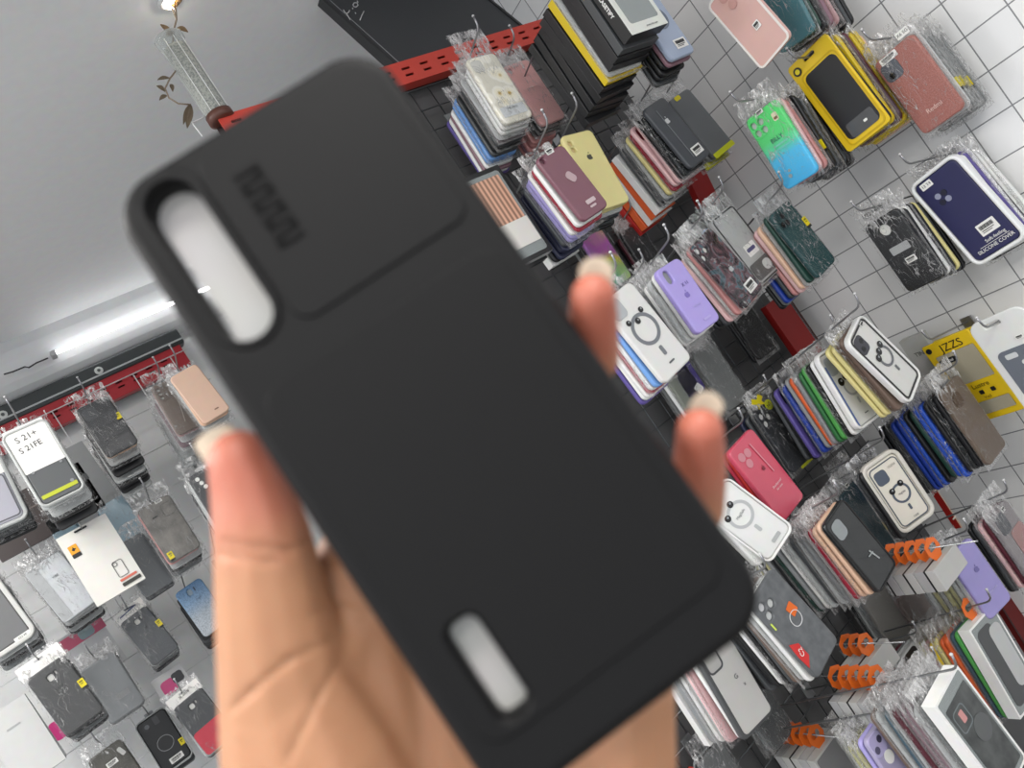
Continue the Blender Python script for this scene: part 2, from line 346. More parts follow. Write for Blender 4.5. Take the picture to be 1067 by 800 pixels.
WHITE, PAPER = pl('#e9e9e6', .45), pl('#ecebe7', .6)
YEL = pl('#e3d21c', .4); BLK = pl('#17181a', .45); GRY = pl('#86898c', .4); STEEL = pl('#9a9c9e', .3, metal=.85)
LENS = pl('#0e0f12', .12)
TINT = {  # token: (name, material)
    'blk': ('black', pl('#1b1c1f', .4)), 'dgr': ('dark grey', pl('#45484b', .4)), 'gry': ('grey', pl('#8c8f91', .4)), 'wht': ('white', pl('#e4e5e3', .35)),
    'clr': ('clear', clear('#e4e7e7', .42)), 'cgr': ('smoky clear', clear('#8e9293', .5)), 'cbk': ('dark clear', clear('#2e3133', .75)),
    'blu': ('light blue', pl('#6f9edb', .3)), 'dbl': ('deep blue', pl('#223f9c', .3)), 'cbl': ('royal blue', pl('#2b55bd', .25)), 'nav': ('navy', pl('#272b45', .4)),
    'pur': ('purple', pl('#5a4e93', .35)), 'lav': ('lavender', pl('#a79fd6', .35)), 'plu': ('plum', pl('#4d3d45', .3)), 'mau': ('mauve', pl('#8b6a76', .35)),
    'pnk': ('pale pink', pl('#e6bfc0', .35)), 'rse': ('rose', pl('#c58b89', .3)), 'crm': ('crimson', pl('#a5243d', .35)), 'red': ('red', pl('#b32420', .4)),
    'yel': ('cream yellow', pl('#ddd391', .4)), 'gld': ('yellow', pl('#d9bd1e', .4)), 'pch': ('peach', pl('#e3bda2', .4)), 'cop': ('copper', pl('#b98568', .3)),
    'org': ('orange', pl('#d8602f', .4)), 'grn': ('green', pl('#2f6b3c', .4)), 'lgr': ('leaf green', pl('#4d9a4c', .4)), 'dkg': ('bottle green', pl('#22423a', .35)),
    'brn': ('brown', pl('#6b5a50', .4)), 'olv': ('olive', pl('#8a8a52', .4)), 'cyl': ('yellowish clear', clear('#d9d6a8', .5)), 'cpk': ('pinkish clear', clear('#dfb9bb', .5)),
    'cmv': ('mauve clear', clear('#a88f98', .5)), 'tea': ('slate blue', pl('#3f5663', .4)), 'mar': ('maroon', pl('#5b2532', .4)),
}
ORD = 'first second third fourth fifth sixth seventh eighth ninth tenth eleventh twelfth thirteenth fourteenth fifteenth sixteenth'.split()

# ---------------------------------------------------------------- decoration of a front item (local: x right, z up, front at y<0)
def barcode(parent, w, h):
    ls = []; x = -w * .38; k = 0
    while x < w * .36:
        b = w * (.02 + .03 * ((k * 7) % 3) / 2); ls.append((x, x + b, -.0008, -.0004, h * .0, h * .32)); x += b + w * .025; k += 1
    ls += [(-w * .36, w * .3, -.0008, -.0004, -h * .16, -h * .1), (-w * .36, w * .15, -.0008, -.0004, -h * .3, -h * .25)]
    return add('barcode', boxes(ls), pl('#3a3a3c', .6), parent)
def sticker(root, x, z, w, h, y, rot=0, body=None, name='price_sticker'):
    o = add(name, plate([rr(w, h, .0015)], .0004), WHITE, root, (x, y, z), (0, -rot, 0))
    if body: lettering(body, h * .62, pl('#222224', .6), o, (0, -.0004, 0))
    else: barcode(o, w, h)
    return o
def brandtag(root, x, z, y, rot=0, w=.013, h=.019):
    o = add('brand_tag', plate([rr(w, h, .001)], .0004), YEL, root, (x, y, z), (0, -rot, 0))
    add('tag_strip', boxes([(-w * .45, w * .45, -.0006, .0004, -h * .78, -h * .5)]), BLK, o)
    add('tag_print', boxes([(-w * .3, w * .3, -.0006, -.0001, h * .12, h * .3), (-w * .2, w * .2, -.0006, -.0001, -h * .1, 0)]), pl('#7d7410', .5), o)
    return o
def apple(root, x, z, s, mat, y):
    pts = []
    for i in range(40):
        a = 2 * PI * i / 40
        r = 1 + .1 * math.cos(2 * a) * (1 if math.sin(a) > -2 else 1)
        px, pz = r * math.cos(a) * .92, r * math.sin(a)
        pz -= .22 * math.exp(-(px / .25) ** 2) * (1 if pz > 0 else -.55)
        dx, dz = px - 1.2, pz - .08
        dd = math.hypot(dx, dz)
        if dd < .52: px, pz = 1.2 + dx / dd * .52, .08 + dz / dd * .52
        pts.append((px * s, pz * s))
    o = add('logo', plate([pts], .0004), mat, root, (x, y, z))
    lf = [(.05, 1.05), (.08, 1.4), (.35, 1.65), (.38, 1.35), (.2, 1.1)]
    add('logo_leaf', plate([[(a * s, b * s) for a, b in lf]], .0004), mat, o)
def circ(x, z, r, n=24): return [(x + r * math.cos(2 * PI * i / n), z + r * math.sin(2 * PI * i / n)) for i in range(n)]
def ring(root, x, z, R, mat, y, stick=True, ears=()):
    o = add('magnet_ring', plate([circ(0, 0, R, 32), circ(0, 0, R * .78, 32)], .0006), mat, root, (x, y, z))
    if stick: add('magnet_bar', plate([rr(R * .26, R * .62, R * .1)], .0006), mat, o, (0, 0, -R * 1.55))
    for (a, b, r) in ears:
        e = add('ring_dot', plate([circ(0, 0, r)], .0009), LENS, o, (a * R, -.0003, b * R))
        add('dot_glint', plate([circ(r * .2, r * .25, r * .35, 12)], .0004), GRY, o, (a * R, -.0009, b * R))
    return o

def item(short, label, wall, top, bot, L, W, mat, t=.010, r=.011, holes=(), isl=None, bagged=True, decor=(), layers='', peg=True, cat='phone case', name='phone_case',
         insert=None, frame=None, lean=0, step=.0115, boxy=None, head=.04, slope=.2, pegrise=.024, body_name='case_back', solid=None, group=None, yaw=0):
    P, tilt = place(wall, top, bot, L)
    far = P.x if wall == 'B' else P.y; cap = {'A': YG - .06, 'L': YL - .1, 'B': XB - .08}[wall]
    if far > cap:                       # keep it in front of the wires; a smaller model then
        k = cap / far; P = EYE + (P - EYE) * k; L, W = L * k, W * k
    random.seed(zlib.crc32(short.encode()))
    R = frame_of(wall)
    M = Matrix.Translation(P) @ R @ Matrix.Rotation(math.radians(yaw), 4, 'Z') @ Matrix.Rotation(tilt, 4, 'Y') @ Matrix.Rotation(lean, 4, 'X')
    root = empty(name, M, label, cat, group)
    x0, z0 = W / 2, L / 2
    fr = 0
    depth = t
    if boxy:                                        # carton with a window: frame, sides, window pane, case within
        sidem, facem, tb, win = boxy
        depth = tb
        add('carton', box(-x0, x0, .0006, tb, -z0, z0, .0006), sidem, root)
        wl = [rr(W, L, .0015)] + ([rr(win[0], win[1], win[4] if len(win) > 4 else .006, win[2], win[3])] if win else [])
        add('front_panel', plate(wl, .0006), facem, root)
        if win:
            add('window', plate([rr(win[0], win[1], .006, win[2], win[3])], .0003), clear('#d5dada', .12, .06), root, (0, .0001, 0))
            add('window_floor', plate([rr(win[0] + .001, win[1] + .001, .006, win[2], win[3])], .0002), pl('#8d9494', .35), root, (0, .0003, 0))
        yb = -.0004
    else:
        cw, cl = (W, L)
        if frame:
            fw, fm, ft = frame
            cw, cl = W - 2 * fw, L - 2 * fw
            add('blister_tray', plate([rr(W, L, r + fw), rr(cw + .001, cl + .001, r)], ft, .003), fm, root, (0, 0, 0))
            add('backing_card', plate([rr(W - .004, L - .004, r + fw)], .0015), WHITE, root, (0, ft - .002, 0))
            depth = ft
        loops = [rr(cw, cl, r)]
        for hdef in holes:
            if hdef[0] == 'o': loops.append(circ(hdef[1], hdef[2], hdef[3], 16))
            else: loops.append(rr(hdef[3], hdef[4], hdef[5] if len(hdef) > 5 else min(hdef[3], hdef[4]) / 2 - 1e-4, hdef[1], hdef[2]))
        by = .003 if frame else 0
        add(body_name, plate(loops, t - (.004 if frame else 0), min(.0032, t * .35), 3), mat, root, (0, by, 0))
        if insert: add('paper_insert', plate([rr(cw - .004, cl - .004, r)], .0005), insert, root, (0, by + t * .5, 0))
        if isl:
            ix, iz, iw, ih, im = isl
            il = [rr(iw, ih, min(iw, ih) * .28, ix, iz)] + [l for l in loops[1:] if abs(sum(p[0] for p in l) / len(l) - ix) < iw / 2 and abs(sum(p[1] for p in l) / len(l) - iz) < ih / 2]
            add('camera_surround', plate(il, .0018, .0005, 2), im or mat, root, (0, by - .0012, 0))
        yb = by - .0003
    for d in decor:
        k = d[0]; yb -= .00022
        if k == 'sticker': sticker(root, d[1], d[2], d[3], d[4], yb - .0004, d[5] if len(d) > 5 else 0, d[6] if len(d) > 6 else None)
        elif k == 'tag': brandtag(root, d[1], d[2], yb - .0005, d[3] if len(d) > 3 else 0)
        elif k == 'apple': apple(root, d[1], d[2], d[3], d[4], yb - .0002)
        elif k == 'ring': ring(root, d[1], d[2], d[3], d[4], yb - .0004, d[5] if len(d) > 5 else True, d[6] if len(d) > 6 else ())
        elif k == 'text': lettering(d[1], d[4], d[5], root, (d[2], yb - .0006, d[3]), d[6] if len(d) > 6 else 0)
        elif k == 'plate': add(d[1], plate([rr(d[4], d[5], d[7] if len(d) > 7 else .002, 0, 0)], .0006), d[6], root, (d[2], yb - .0004, d[3]), (0, -d[8], 0) if len(d) > 8 else None)
        elif k == 'loop': add(d[1], plate([rr(d[4], d[5], d[7], 0, 0), rr(d[4] - 2 * d[8], d[5] - 2 * d[8], max(d[7] - d[8], .0005), 0, 0)], .0008), d[6], root, (d[2], yb - .0005, d[3]))
        elif k == 'dot': add(d[1], plate([circ(0, 0, d[4])], .001), d[5], root, (d[2], yb - .0006, d[3]))
        elif k == 'side': lettering(d[1], d[3], d[4], root, (-x0 - .0003, depth / 2, d[2]), side=True, bold=.0003)
        elif k == 'tri': add(d[1], plate([[(a, b) for a, b in d[5]]], .0005), d[4], root, (d[2], yb - .0004, d[3]))
        elif k == 'header': add('header_card', plate([rr(d[1], d[2], .002), rr(.02, .005, .0024, 0, d[2] * .25)], .0005), d[3], root, (0, yb + .002, z0 + d[2] / 2 - .004))
        elif k == 'hangtab': hangtab(root, z0, depth)
    if bagged: bag(root, W, L, depth, head)
    # the ones hanging behind it on the same peg
    y = depth + .004
    inw = INTO[wall]
    toks = layers.split()
    lim = (BACK[wall] - .012) - (P.x if wall == 'B' else P.y)
    st = step * (1.5 if wall == 'L' else 1)
    need = y + sum((.02 if '#' in q else st) for q in toks)
    if toks and need > lim: st = max(.006, st * (lim - y) / max(need - y, .01))
    hide = SKIP.get(short, ())
    for k, q in enumerate(toks):
        base = q.strip('*#+'); nm, mt = TINT[base]
        isbox = '#' in q
        lw = (W if not frame else W - .004) * (1.0 if not isbox else 1.02) * (.97 + .05 * rnd()); ll = L * (.96 + .05 * rnd())
        lw = min(max(lw, .066), .1)
        dz = -y * slope + (rnd() - .5) * .006; dx = (rnd() - .5) * .007
        rot = tilt * .6 + (rnd() - .5) * math.radians(4)
        lw, ll = round(lw / .002) * .002, round(ll / .004) * .004
        tk = .0175 if isbox else min(.0092, st * .86)
        Mk = Matrix.Translation(P + inw * y) @ R @ Matrix.Translation((dx, 0, dz)) @ Matrix.Rotation(rot, 4, 'Y')
        if isbox: me = box(-lw / 2, lw / 2, 0, tk, -ll / 2, ll / 2, .0008)
        else: me = plate([rr(lw, ll, .011), rr(.02, .028, .007, -lw * .25, ll * .36)] if k % 2 else [rr(lw, ll, .011)], tk, .003, 2)
        if k in hide:
            if hide[k]: REST.append((me, Mk, mt))
            y += (.0195 if isbox else st); continue
        lab = f"{nm} {'slim carton' if isbox else 'phone case'} hanging {ORD[k]} behind the {short}"
        o = add('case_carton' if isbox else 'phone_case', me, mt, None); o.matrix_world = Mk; REG[(short, k)] = o.name
        tag(o, lab, 'box' if isbox else 'phone case', group or ('stock hanging behind the ' + short))
        if '*' in q:
            add('brand_tag', plate([rr(.012, .02, .001)], .0004), YEL, o, (lw * .47, -.0008, -ll * .2))
            add('tag_strip', boxes([(-.0055, .0055, -.0006, .0006, -.015, -.0095)]), BLK, o, (lw * .47, -.0008, -ll * .2))
        if '+' in q:
            add('bottom_label', box(-lw / 2, lw / 2, -.001, tk, -.0075, .0065, .001), pl('#c9c81f', .4), o, (0, 0, -ll / 2))
        if not isbox and (k % 3 == 1 or base[0] == 'c') and bagged is not None: bag(o, lw, ll, tk, .03, -.002)
        y += (.0195 if isbox else st)
    if peg:
        hp = P + R.to_3x3() @ (Matrix.Rotation(tilt, 3, 'Y') @ Vector((0, 0, z0 + pegrise)))
        yy = (BACK[wall]) - (P.x if wall == 'B' else P.y)
        pts = []
        for s_, up in ((yy, 0), (yy * .5, 0), (0, 0), (-.03, 0), (-.036, .0015), (-.041, .006), (-.043, .013), (-.0445, .022)):
            pts.append(Vector((0, s_, -s_ * slope + up)))
        me = tube([pts], .0019, 8)
        o = add('peg_hook', me, STEEL); o.matrix_world = Matrix.Translation(hp) @ R
        pr = add('peg_plate', box(-.012, .012, -.0015, .003, -.02, .012, .001), STEEL, o, (0, yy - .003, -yy * slope))
        add('peg_tip', lathe([(.0008, -.002), (.0026, -.001), (.0028, .001), (.0012, .0025)], 10), pl('#c9cacb', .3), o, (0, -.0445, .0445 * slope + .023))
        tag(o, f"steel peg with upturned tip carrying the {short}", 'hook', 'peg hooks of the racks')
    return root
ORANGE = pl('#e0691c', .45)
def hangtab(root, z0, depth):
    o = add('hang_tab', plate([[(-.0, .042), (-.018, .033), (-.021, .016), (-.01, 0), (.01, 0), (.021, .016), (.018, .033)], rr(.024, .012, .0055, 0, .023)], .0009), ORANGE, root, (0, depth * .5, z0 - .001))
    return o
# ================================================================ the stock on the near rack (wires in front of the partition)
INS = pl('#c9cbcb', .5); INW = pl('#dededa', .5); DK = pl('#2a2b2e', .4)
def quad(x, z, r, g): return [('o', x - g, z + g, r), ('o', x + g, z + g * .9, r), ('o', x - g * .9, z - g, r), ('o', x + g, z - g, r)]
def tri(x, z, r, g): return [('o', x - g, z + g, r), ('o', x - g, z - g, r), ('o', x + g, z, r)]
TXT = pl('#5a5c60', .5)
item('white floral case in the zip bag', 'white phone case with gold flower print in a zip bag, topmost of its stack', 'A', (500, 58), (542, 125), .152, .075,
     tex('floral_print', m_flower), holes=[], isl=(-.02, .055, .026, .026, clear('#e8e8e4', .6)), layers='wht wht clr plu dgr blk* dgr blu blu wht mau wht pur', head=.06,
     decor=[('plate', 'product_label', 0, -.052, .06, .022, clear('#dfe3e6', .75)), ('text', 'MB-0915', 0, -.047, .007, TXT)])
item('pale pink case under the red rail', 'pale pink phone case with one round lens hole, right of the white floral case', 'A', (537, 65), (578, 126), .15, .074,
     pl('#dfa9a7', .35), holes=[('o', -.024, .06, .0055)], insert=INS, layers='cbk* blk blk rse rse rse mau rse', decor=[('plate', 'embossed_mark', .0, .012, .012, .004, pl('#e9c3c0', .3))])
item('white windowed carton', 'white window carton with black side lettered CASETIFY, at the top edge beside the dark board', 'A', (615, -62), (678, 30), .19, .1, None, boxy=(BLK, pl('#d9dcd6', .5), .026, (.078, .155, .002, .002)),
     bagged=False, layers='dgr# blk# blk# clr gld# blk# blk# blk# blk# blk#', peg=True, name='case_carton', cat='box', body_name='carton',
     decor=[('side', 'CASETIFY', -.026, .0105, pl('#f0f0ee', .5)), ('text', 'protective case', .01, -.087, .005, TXT)])
item('bluish ring case', 'bluish clear phone case with grey magnet ring, right of the white windowed carton', 'A', (664, -12), (713, 58), .155, .076,
     clear('#a9b6cd', .7), decor=[('ring', 0, .008, .024, clear('#6d7686', .8), False), ('sticker', .012, -.052, .034, .02)], bagged=False, layers='mau blk blk blk dgr')
item('cream yellow case', 'cream yellow phone case with two lens holes and a dark fruit logo', 'A', (600, 138), (642, 214), .162, .080,
     pl('#ded495', .38), holes=[('o', -.0255, .062, .0052), ('o', -.0255, .048, .0052)], insert=pl('#c8b384', .4), decor=[('apple', .001, .026, .0066, pl('#4c4c44', .4))], layers='yel clr dgr cbk dgr blk', bagged=False)
item('maroon case in clear rim', 'dusty maroon phone case in a clear rim, overlapping the cream yellow case', 'A', (572, 157.5), (622, 222), .138, .074,
     pl('#7d5460', .25), holes=[('o', -.0255, .06, .005)], insert=pl('#5d3a44', .3), decor=[('sticker', .0, .068, .018, .01), ('plate', 'silver_print', .004, .01, .016, .022, pl('#b9a0a6', .3), .006, .5), ('plate', 'silver_print', .006, -.044, .024, .008, pl('#c9b6ba', .3)), ('plate', 'silver_print', .004, -.054, .016, .004, pl('#c9b6ba', .3))],
     layers='wht crm wht lav lav dgr nav nav nav blk wht# blk', bagged=False)
o_win = item('copper striped window box', 'window box with copper striped case and white lower card, half hidden by the held case', 'A', (497, 180), (556, 270), .185, .1, None,
     boxy=(pl('#b9bbbd', .35), BLK, .02, (.086, .168, 0, 0)), bagged=False, peg=False, name='case_carton', cat='box', layers='blk# dgr#',
     decor=[('plate', 'striped_case', 0, .03, .074, .09, tex('copper_stripes', lambda nt, s, b: ramp(nt, (lambda w: w.outputs['Fac'])((lambda w: (nt.links.new(s, w.inputs['Vector']), setattr(w.inputs['Scale'], 'default_value', 32), w)[2])(N(nt, 'ShaderNodeTexWave'))), [(.2, '#8d6a58'), (.8, '#d3a58c')]))), ('plate', 'paper_card', 0, -.04, .08, .05, pl('#d8d6d0', .5))])
item('dark see-through case with pale logo', 'dark see-through phone case with pale fruit logo, topmost of the crimson and cream edged stack', 'A', (680.6, 107), (731, 168), .153, .077,
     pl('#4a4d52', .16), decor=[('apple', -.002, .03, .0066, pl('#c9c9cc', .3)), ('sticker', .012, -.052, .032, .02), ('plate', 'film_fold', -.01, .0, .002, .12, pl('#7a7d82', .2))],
     bagged=False, layers='cbk blk pnk pnk crm yel clr dgr dgr wht# org# wht# org# red#', step=.0125)
item('smoky case with yellow foot label', 'smoky clear phone case whose bag ends in a yellow foot label, beside the tiled wall', 'A', (707, 98), (755.6, 157), .156, .08, clear('#6d7073', .7), bagged=False, layers='cgr cbk+ cgr',
     decor=[('plate', 'header_sticker', -.012, .072, .02, .01, YEL, .004), ('plate', 'foot_label', 0, -.074, .08, .012, pl('#c9cf18', .4))])
item('white case with bear ring', 'white-backed clear phone case with grey magnet ring shaped like a bear, beside the upper fingertip', 'A', (642, 304.5), (708, 386), .165, .082,
     pl('#d9d9d7', .3), isl=(-.022, .06, .03, .036, clear('#b8bcc0', .7)), decor=[('ring', .0, .006, .029, pl('#71757b', .4), True, ((-.75, .85, .005), (.6, 1.0, .005), (-.1, .62, .0055))), ('plate', 'small_print', 0, -.062, .014, .003, TXT)],
     layers='blu wht crm wht wht pur', bagged=False, t=.011)
item('plaid case', 'plaid phone case in a clear bag, between the bear ring case and lavender case', 'A', (670, 296), (721.5, 361), .152, .078, tex('plaid_print', m_plaid), layers='clr cgr wht dgr', decor=[])
item('lavender case with pill hole', 'lavender phone case with one upright pill-shaped camera hole and faint fruit logo', 'A', (695, 275), (740, 340), .131, .068,
     pl('#a99bdc', .35), holes=[('r', -.0145, .045, .014, .025)], insert=pl('#8b8d90', .4), decor=[('text', 'X 11', .008, .02, .009, pl('#5b4f92', .5)), ('apple', -.002, .002, .0058, pl('#7b6cb8', .4)), ('text', 'Silicone', .002, -.022, .007, pl('#b9aee4', .4)), ('plate', 'faint_print', .006, -.05, .02, .004, pl('#b4a8e2', .4))],
     layers='wht clr wht cgr cgr', bagged=False, t=.012)
item('dark iridescent case', 'dark iridescent patterned phone case with three lens holes and white barcode sticker', 'A', (730, 247), (787, 310), .153, .078,
     tex('iridescent_print', m_holo), holes=tri(-.02, .054, .0058, .0085), insert=INW, decor=[('apple', .004, -.006, .006, pl('#b9bcc0', .3)), ('sticker', .012, -.054, .03, .022)],
     layers='rse wht pnk dgr cbk blk+', step=.013)
item('frosted case with black rim', 'frosted clear phone case with thin black rim and small white leaflet inside', 'A', (751, 221), (804, 289), .165, .084,
     pl('#b3b4b3', .3), bagged=True, decor=[('loop', 'black_rim', 0, 0, .08, .16, pl('#3d3d3e', .3), .01, .003), ('plate', 'leaflet', .004, -.012, .036, .026, PAPER), ('plate', 'leaflet_picture', .003, -.012, .028, .008, pl('#4a4a78', .4), .003, .0), ('plate', 'dark_lower_half', 0, -.055, .07, .036, pl('#5f5d5c', .4), .006), ('plate', 'white_dome', .014, -.055, .026, .022, pl('#c9cac9', .4), .01)],
     layers='cgr pch blu cbl blk')
item('bottle green case', 'bottle green phone case with round lens cluster and yellow tag, right end of its row', 'A', (812, 216), (863, 280), .155, .08,
     pl('#27484a', .22), isl=(-.02, .055, .034, .036, pl('#1e393b', .25)), decor=[('dot', 'lens', -.028, .063, .006, LENS), ('dot', 'lens', -.012, .061, .006, LENS), ('dot', 'lens', -.026, .047, .006, LENS), ('dot', 'lens', -.011, .045, .006, LENS), ('tag', .036, .022), ('text', 'A 12 5G', -.01, .089, .008, TXT)],
     layers='dkg clr pch pnk rse dgr dbl cgr blk', step=.012)
# lower rows
item('black case with white lens holes', 'black phone case with three white lens holes and a yellow butterfly hang tag', 'A', (796, 420.6), (838, 484), .155, .082, pl('#303236', .3), holes=tri(-.016, .05, .0068, .0092), insert=INW,
     decor=[('tri', 'butterfly_hanger', -.012, .088, YEL, [(-.02, .004), (-.012, .014), (0, .006), (.012, .016), (.02, .004), (.01, -.002), (.016, -.012), (.002, -.008), (-.01, -.014), (-.008, -.002)]), ('dot', 'round_sticker', .01, .07, .0115, pl('#d7dc23', .4)), ('text', 'NT', .01, .07, .011, BLK, .3), ('sticker', .026, .082, .011, .007), ('plate', 'foot_label', .012, -.078, .05, .006, pl('#c8cc20', .4))], layers='blk dgr cbk nav blk', step=.01)
item('left ringed case in white tray', 'clear ringed phone case in white tray with blue edge, left of a matching higher tray', 'A', (863, 363), (909, 440), .165, .086, pl('#cfd0cd', .25), frame=(.006, pl('#e2e3e2', .35), .014),
     isl=(-.018, .05, .026, .038, clear('#aab0b4', .6)), decor=[('ring', .004, .0, .021, pl('#9a9da0', .35), True, ((-.9, .7, .008), (.0, .95, .008), (.85, .75, .006))), ('plate', 'blue_edge', -.034, -.01, .004, .13, pl('#5a6fa8', .3)), ('sticker', .018, .073, .013, .008), ('plate', 'small_print', .004, -.06, .012, .002, TXT)],
     bagged=False, layers='wht blk lgr grn gry org gry dbl nav pur blk dgr', step=.0125)
item('right ringed case in white tray', 'clear ringed phone case with black edge in white tray, leaning highest beside the tiles', 'A', (890, 340.6), (956, 405), .172, .088, pl('#d6d6d2', .25), frame=(.006, pl('#e6e7e5', .35), .014),
     isl=(-.018, .055, .03, .036, pl('#3c3c44', .3)), decor=[('dot', 'lens', -.024, .063, .0055, LENS), ('dot', 'lens', -.012, .06, .0055, LENS), ('dot', 'lens', -.022, .048, .0055, LENS), ('loop', 'black_edge', 0, 0, .074, .158, pl('#2c2c2f', .3), .01, .0035), ('ring', .006, .002, .021, pl('#6c6f73', .35), True, ((-.85, .5, .007), (-.2, .75, .007), (.55, .95, .007))), ('sticker', .022, .074, .012, .008)],
     bagged=False, layers='brn brn yel yel', step=.0125)
item('pinkish red jelly case', 'pinkish red jelly phone case with three clear lens rings, beside the lower fingertip', 'A', (771, 458), (828, 531), .166, .085, pl('#cc4c63', .15, coat=.6), holes=[], isl=None,
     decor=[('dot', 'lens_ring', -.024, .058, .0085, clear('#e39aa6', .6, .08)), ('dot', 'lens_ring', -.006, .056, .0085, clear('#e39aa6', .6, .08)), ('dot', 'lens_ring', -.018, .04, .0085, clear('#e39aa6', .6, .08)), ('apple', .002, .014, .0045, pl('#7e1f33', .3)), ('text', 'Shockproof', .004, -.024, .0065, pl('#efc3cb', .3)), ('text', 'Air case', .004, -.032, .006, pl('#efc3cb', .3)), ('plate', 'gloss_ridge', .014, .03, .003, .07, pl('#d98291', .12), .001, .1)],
     layers='red crm dgr dgr blk', bagged=False, t=.013)
item('white case with silver ring', 'white-backed clear phone case with silver magnet ring, low against the edge of the held case', 'A', (747, 514), (812, 568.5), .15, .08, pl('#e0e1df', .25), frame=(.004, pl('#ececea', .3), .014),
     isl=None, decor=[('ring', .0, .016, .025, pl('#b2b5b6', .3), True, ((-.8, .55, .006), (.1, .98, .006))), ('text', 'MagSafe', 0, .016, .007, pl('#8d9092', .4)), ('plate', 'small_print', .006, -.058, .022, .007, pl('#aeb0b1', .4))], bagged=False, layers='wht wht blk cgr blk', step=.013, yaw=-22)
item('glossy black mirror case', 'glossy dark phone case in a bag, topmost of the stack with peach and crimson edges', 'A', (868, 533), (926, 603), .156, .08, pl('#25282a', .24, coat=.3), decor=[('loop', 'dark_rim', 0, 0, .078, .154, pl('#111214', .3), .01, .003), ('plate', 'reflection_patch', -.016, .05, .03, .034, pl('#8e9496', .2), .01), ('plate', 'tape_mark', .01, -.03, .003, .026, pl('#9da2a3', .2), .001, .3), ('plate', 'tape_mark', .004, -.024, .016, .002, pl('#9da2a3', .2), .001, -.1)],  # the pale upper patch is a reflection painted as a grey plate
     bagged=False, layers='pch pch crm clr gry clr dgr clr wht gry dkg blk gry cyl cgr olv', step=.0135)
item('dark teal bagged case', 'dark teal phone case with yellow tag, between the glossy black and boxed cases', 'A', (885, 507), (930, 570), .152, .078, clear('#33464c', .82), decor=[('tag', .022, -.036), ('sticker', -.004, .082, .012, .008)], layers='cbk blk cbk', bagged=True)
item('boxed case with blue ring', 'cream-backed phone case with slate blue ring and lens cover in a pale rounded tray', 'A', (914, 477), (960, 546), .15, .09, pl('#d4cfc3', .3), frame=(.009, pl('#c9c6bd', .35), .014), isl=(-.014, .038, .027, .028, pl('#4a5261', .3)),
     decor=[('loop', 'slate_edge', 0, -.001, .066, .126, pl('#4c525c', .3), .01, .0022), ('ring', .003, -.006, .0195, pl('#4d5663', .35), True, ((-.75, .6, .006), (.45, .85, .006))), ('text', 'MagSafe', .004, -.006, .005, TXT), ('text', 'CLEAR', .016, .048, .006, pl('#9b9a93', .4)), ('text', 'CASE', .003, -.056, .005, TXT)], bagged=False, layers='blk dgr', step=.013, yaw=-24)
item('brown smoky case', 'brown smoky phone case in a clear bag, right of the deep blue edges', 'A', (989, 399), (1041, 474), .168, .086, pl('#6a5c50', .3), decor=[('plate', 'brown_patch', -.008, .05, .03, .03, pl('#4a3522', .4), .01), ('text', 'Fashion', -.01, .09, .009, TXT)],
     layers='blk cbk blk cbl cbl dkg blk cbl dbl dbl dgr blk blk', step=.0125)
item('lavender case with lens square', 'lavender phone case with lens square and fruit logo, above a white window carton', 'A', (999.5, 570), (1044, 635), .142, .074, pl('#9a92c9', .35), isl=(-.019, .053, .032, .034, pl('#a39bd0', .35)),
     decor=[('dot', 'lens', -.027, .061, .006, pl('#4c4763', .3)), ('dot', 'lens', -.012, .055, .006, pl('#3a3750', .3)), ('dot', 'lens', -.027, .046, .006, pl('#4c4763', .3)), ('apple', .004, .018, .006, pl('#716aa3', .3)), ('text', 'Silicone Case', .006, -.03, .006, pl('#b9b3dc', .3))], layers='clr clr cyl cyl clr cyl clr', step=.013, yaw=-12, bagged=False)
item('grey and pink bagged case', 'grey phone case with pink sleeve in crumpled clear film, at the right edge', 'A', (1040, 530), (1088, 600), .156, .08, clear('#8f8a8c', .8), isl=(-.014, .052, .036, .04, pl('#5c5e63', .3)), decor=[('sticker', .01, .07, .012, .01), ('plate', 'pink_sleeve', .012, .0, .05, .06, pl('#a98482', .4), .01)], layers='mar pnk dgr blk', step=.012)
item('grey case with orange ring tag', 'grey leather-look phone case with three lens holes and a small orange tag on a ring', 'A', (794, 609.7), (864, 687), .165, .084, tex('grey_leather', m_noise('#55585b', '#65686b', 60)), holes=tri(-.018, .053, .0068, .009), insert=INS,
     decor=[('plate', 'orange_tag', .012, .018, .017, .02, ORANGE, .002, .2), ('loop', 'wire_ring', .006, .004, .026, .026, pl('#d4d5d6', .3), .012, .0012), ('plate', 'green_mark', -.038, .03, .003, .014, pl('#cfe060', .4)), ('tri', 'red_sticker', -.036, -.032, pl('#cc2a2a', .4), [(-.004, .024), (.012, .012), (.012, -.014), (-.004, -.026), (-.006, 0)]), ('text', 'C2', -.031, -.032, .012, WHITE, 1.2)],
     layers='wht clr brn dgr blk wht blk blk dgr blk', step=.012, bagged=False)
item('white case with dark frame', 'milky clear phone case with dark grey frame, beside the palm below the held case', 'A', (737.5, 663), (792, 757), .168, .084, pl('#4b4d4f', .35), 
     decor=[('plate', 'pale_back', .002, 0, .072, .155, pl('#bdbcb9', .3), .008), ('plate', 'camera_window', -.018, .052, .03, .038, pl('#a9a9a6', .3), .008), ('loop', 'camera_frame', -.018, .052, .036, .044, pl('#4b4d4f', .4), .01, .0035), ('text', 'G', .008, .004, .011, TXT), ('text', 'x', .016, -.014, .009, TXT)], layers='wht cpk pnk clr wht gry gry wht#', step=.014, bagged=False)
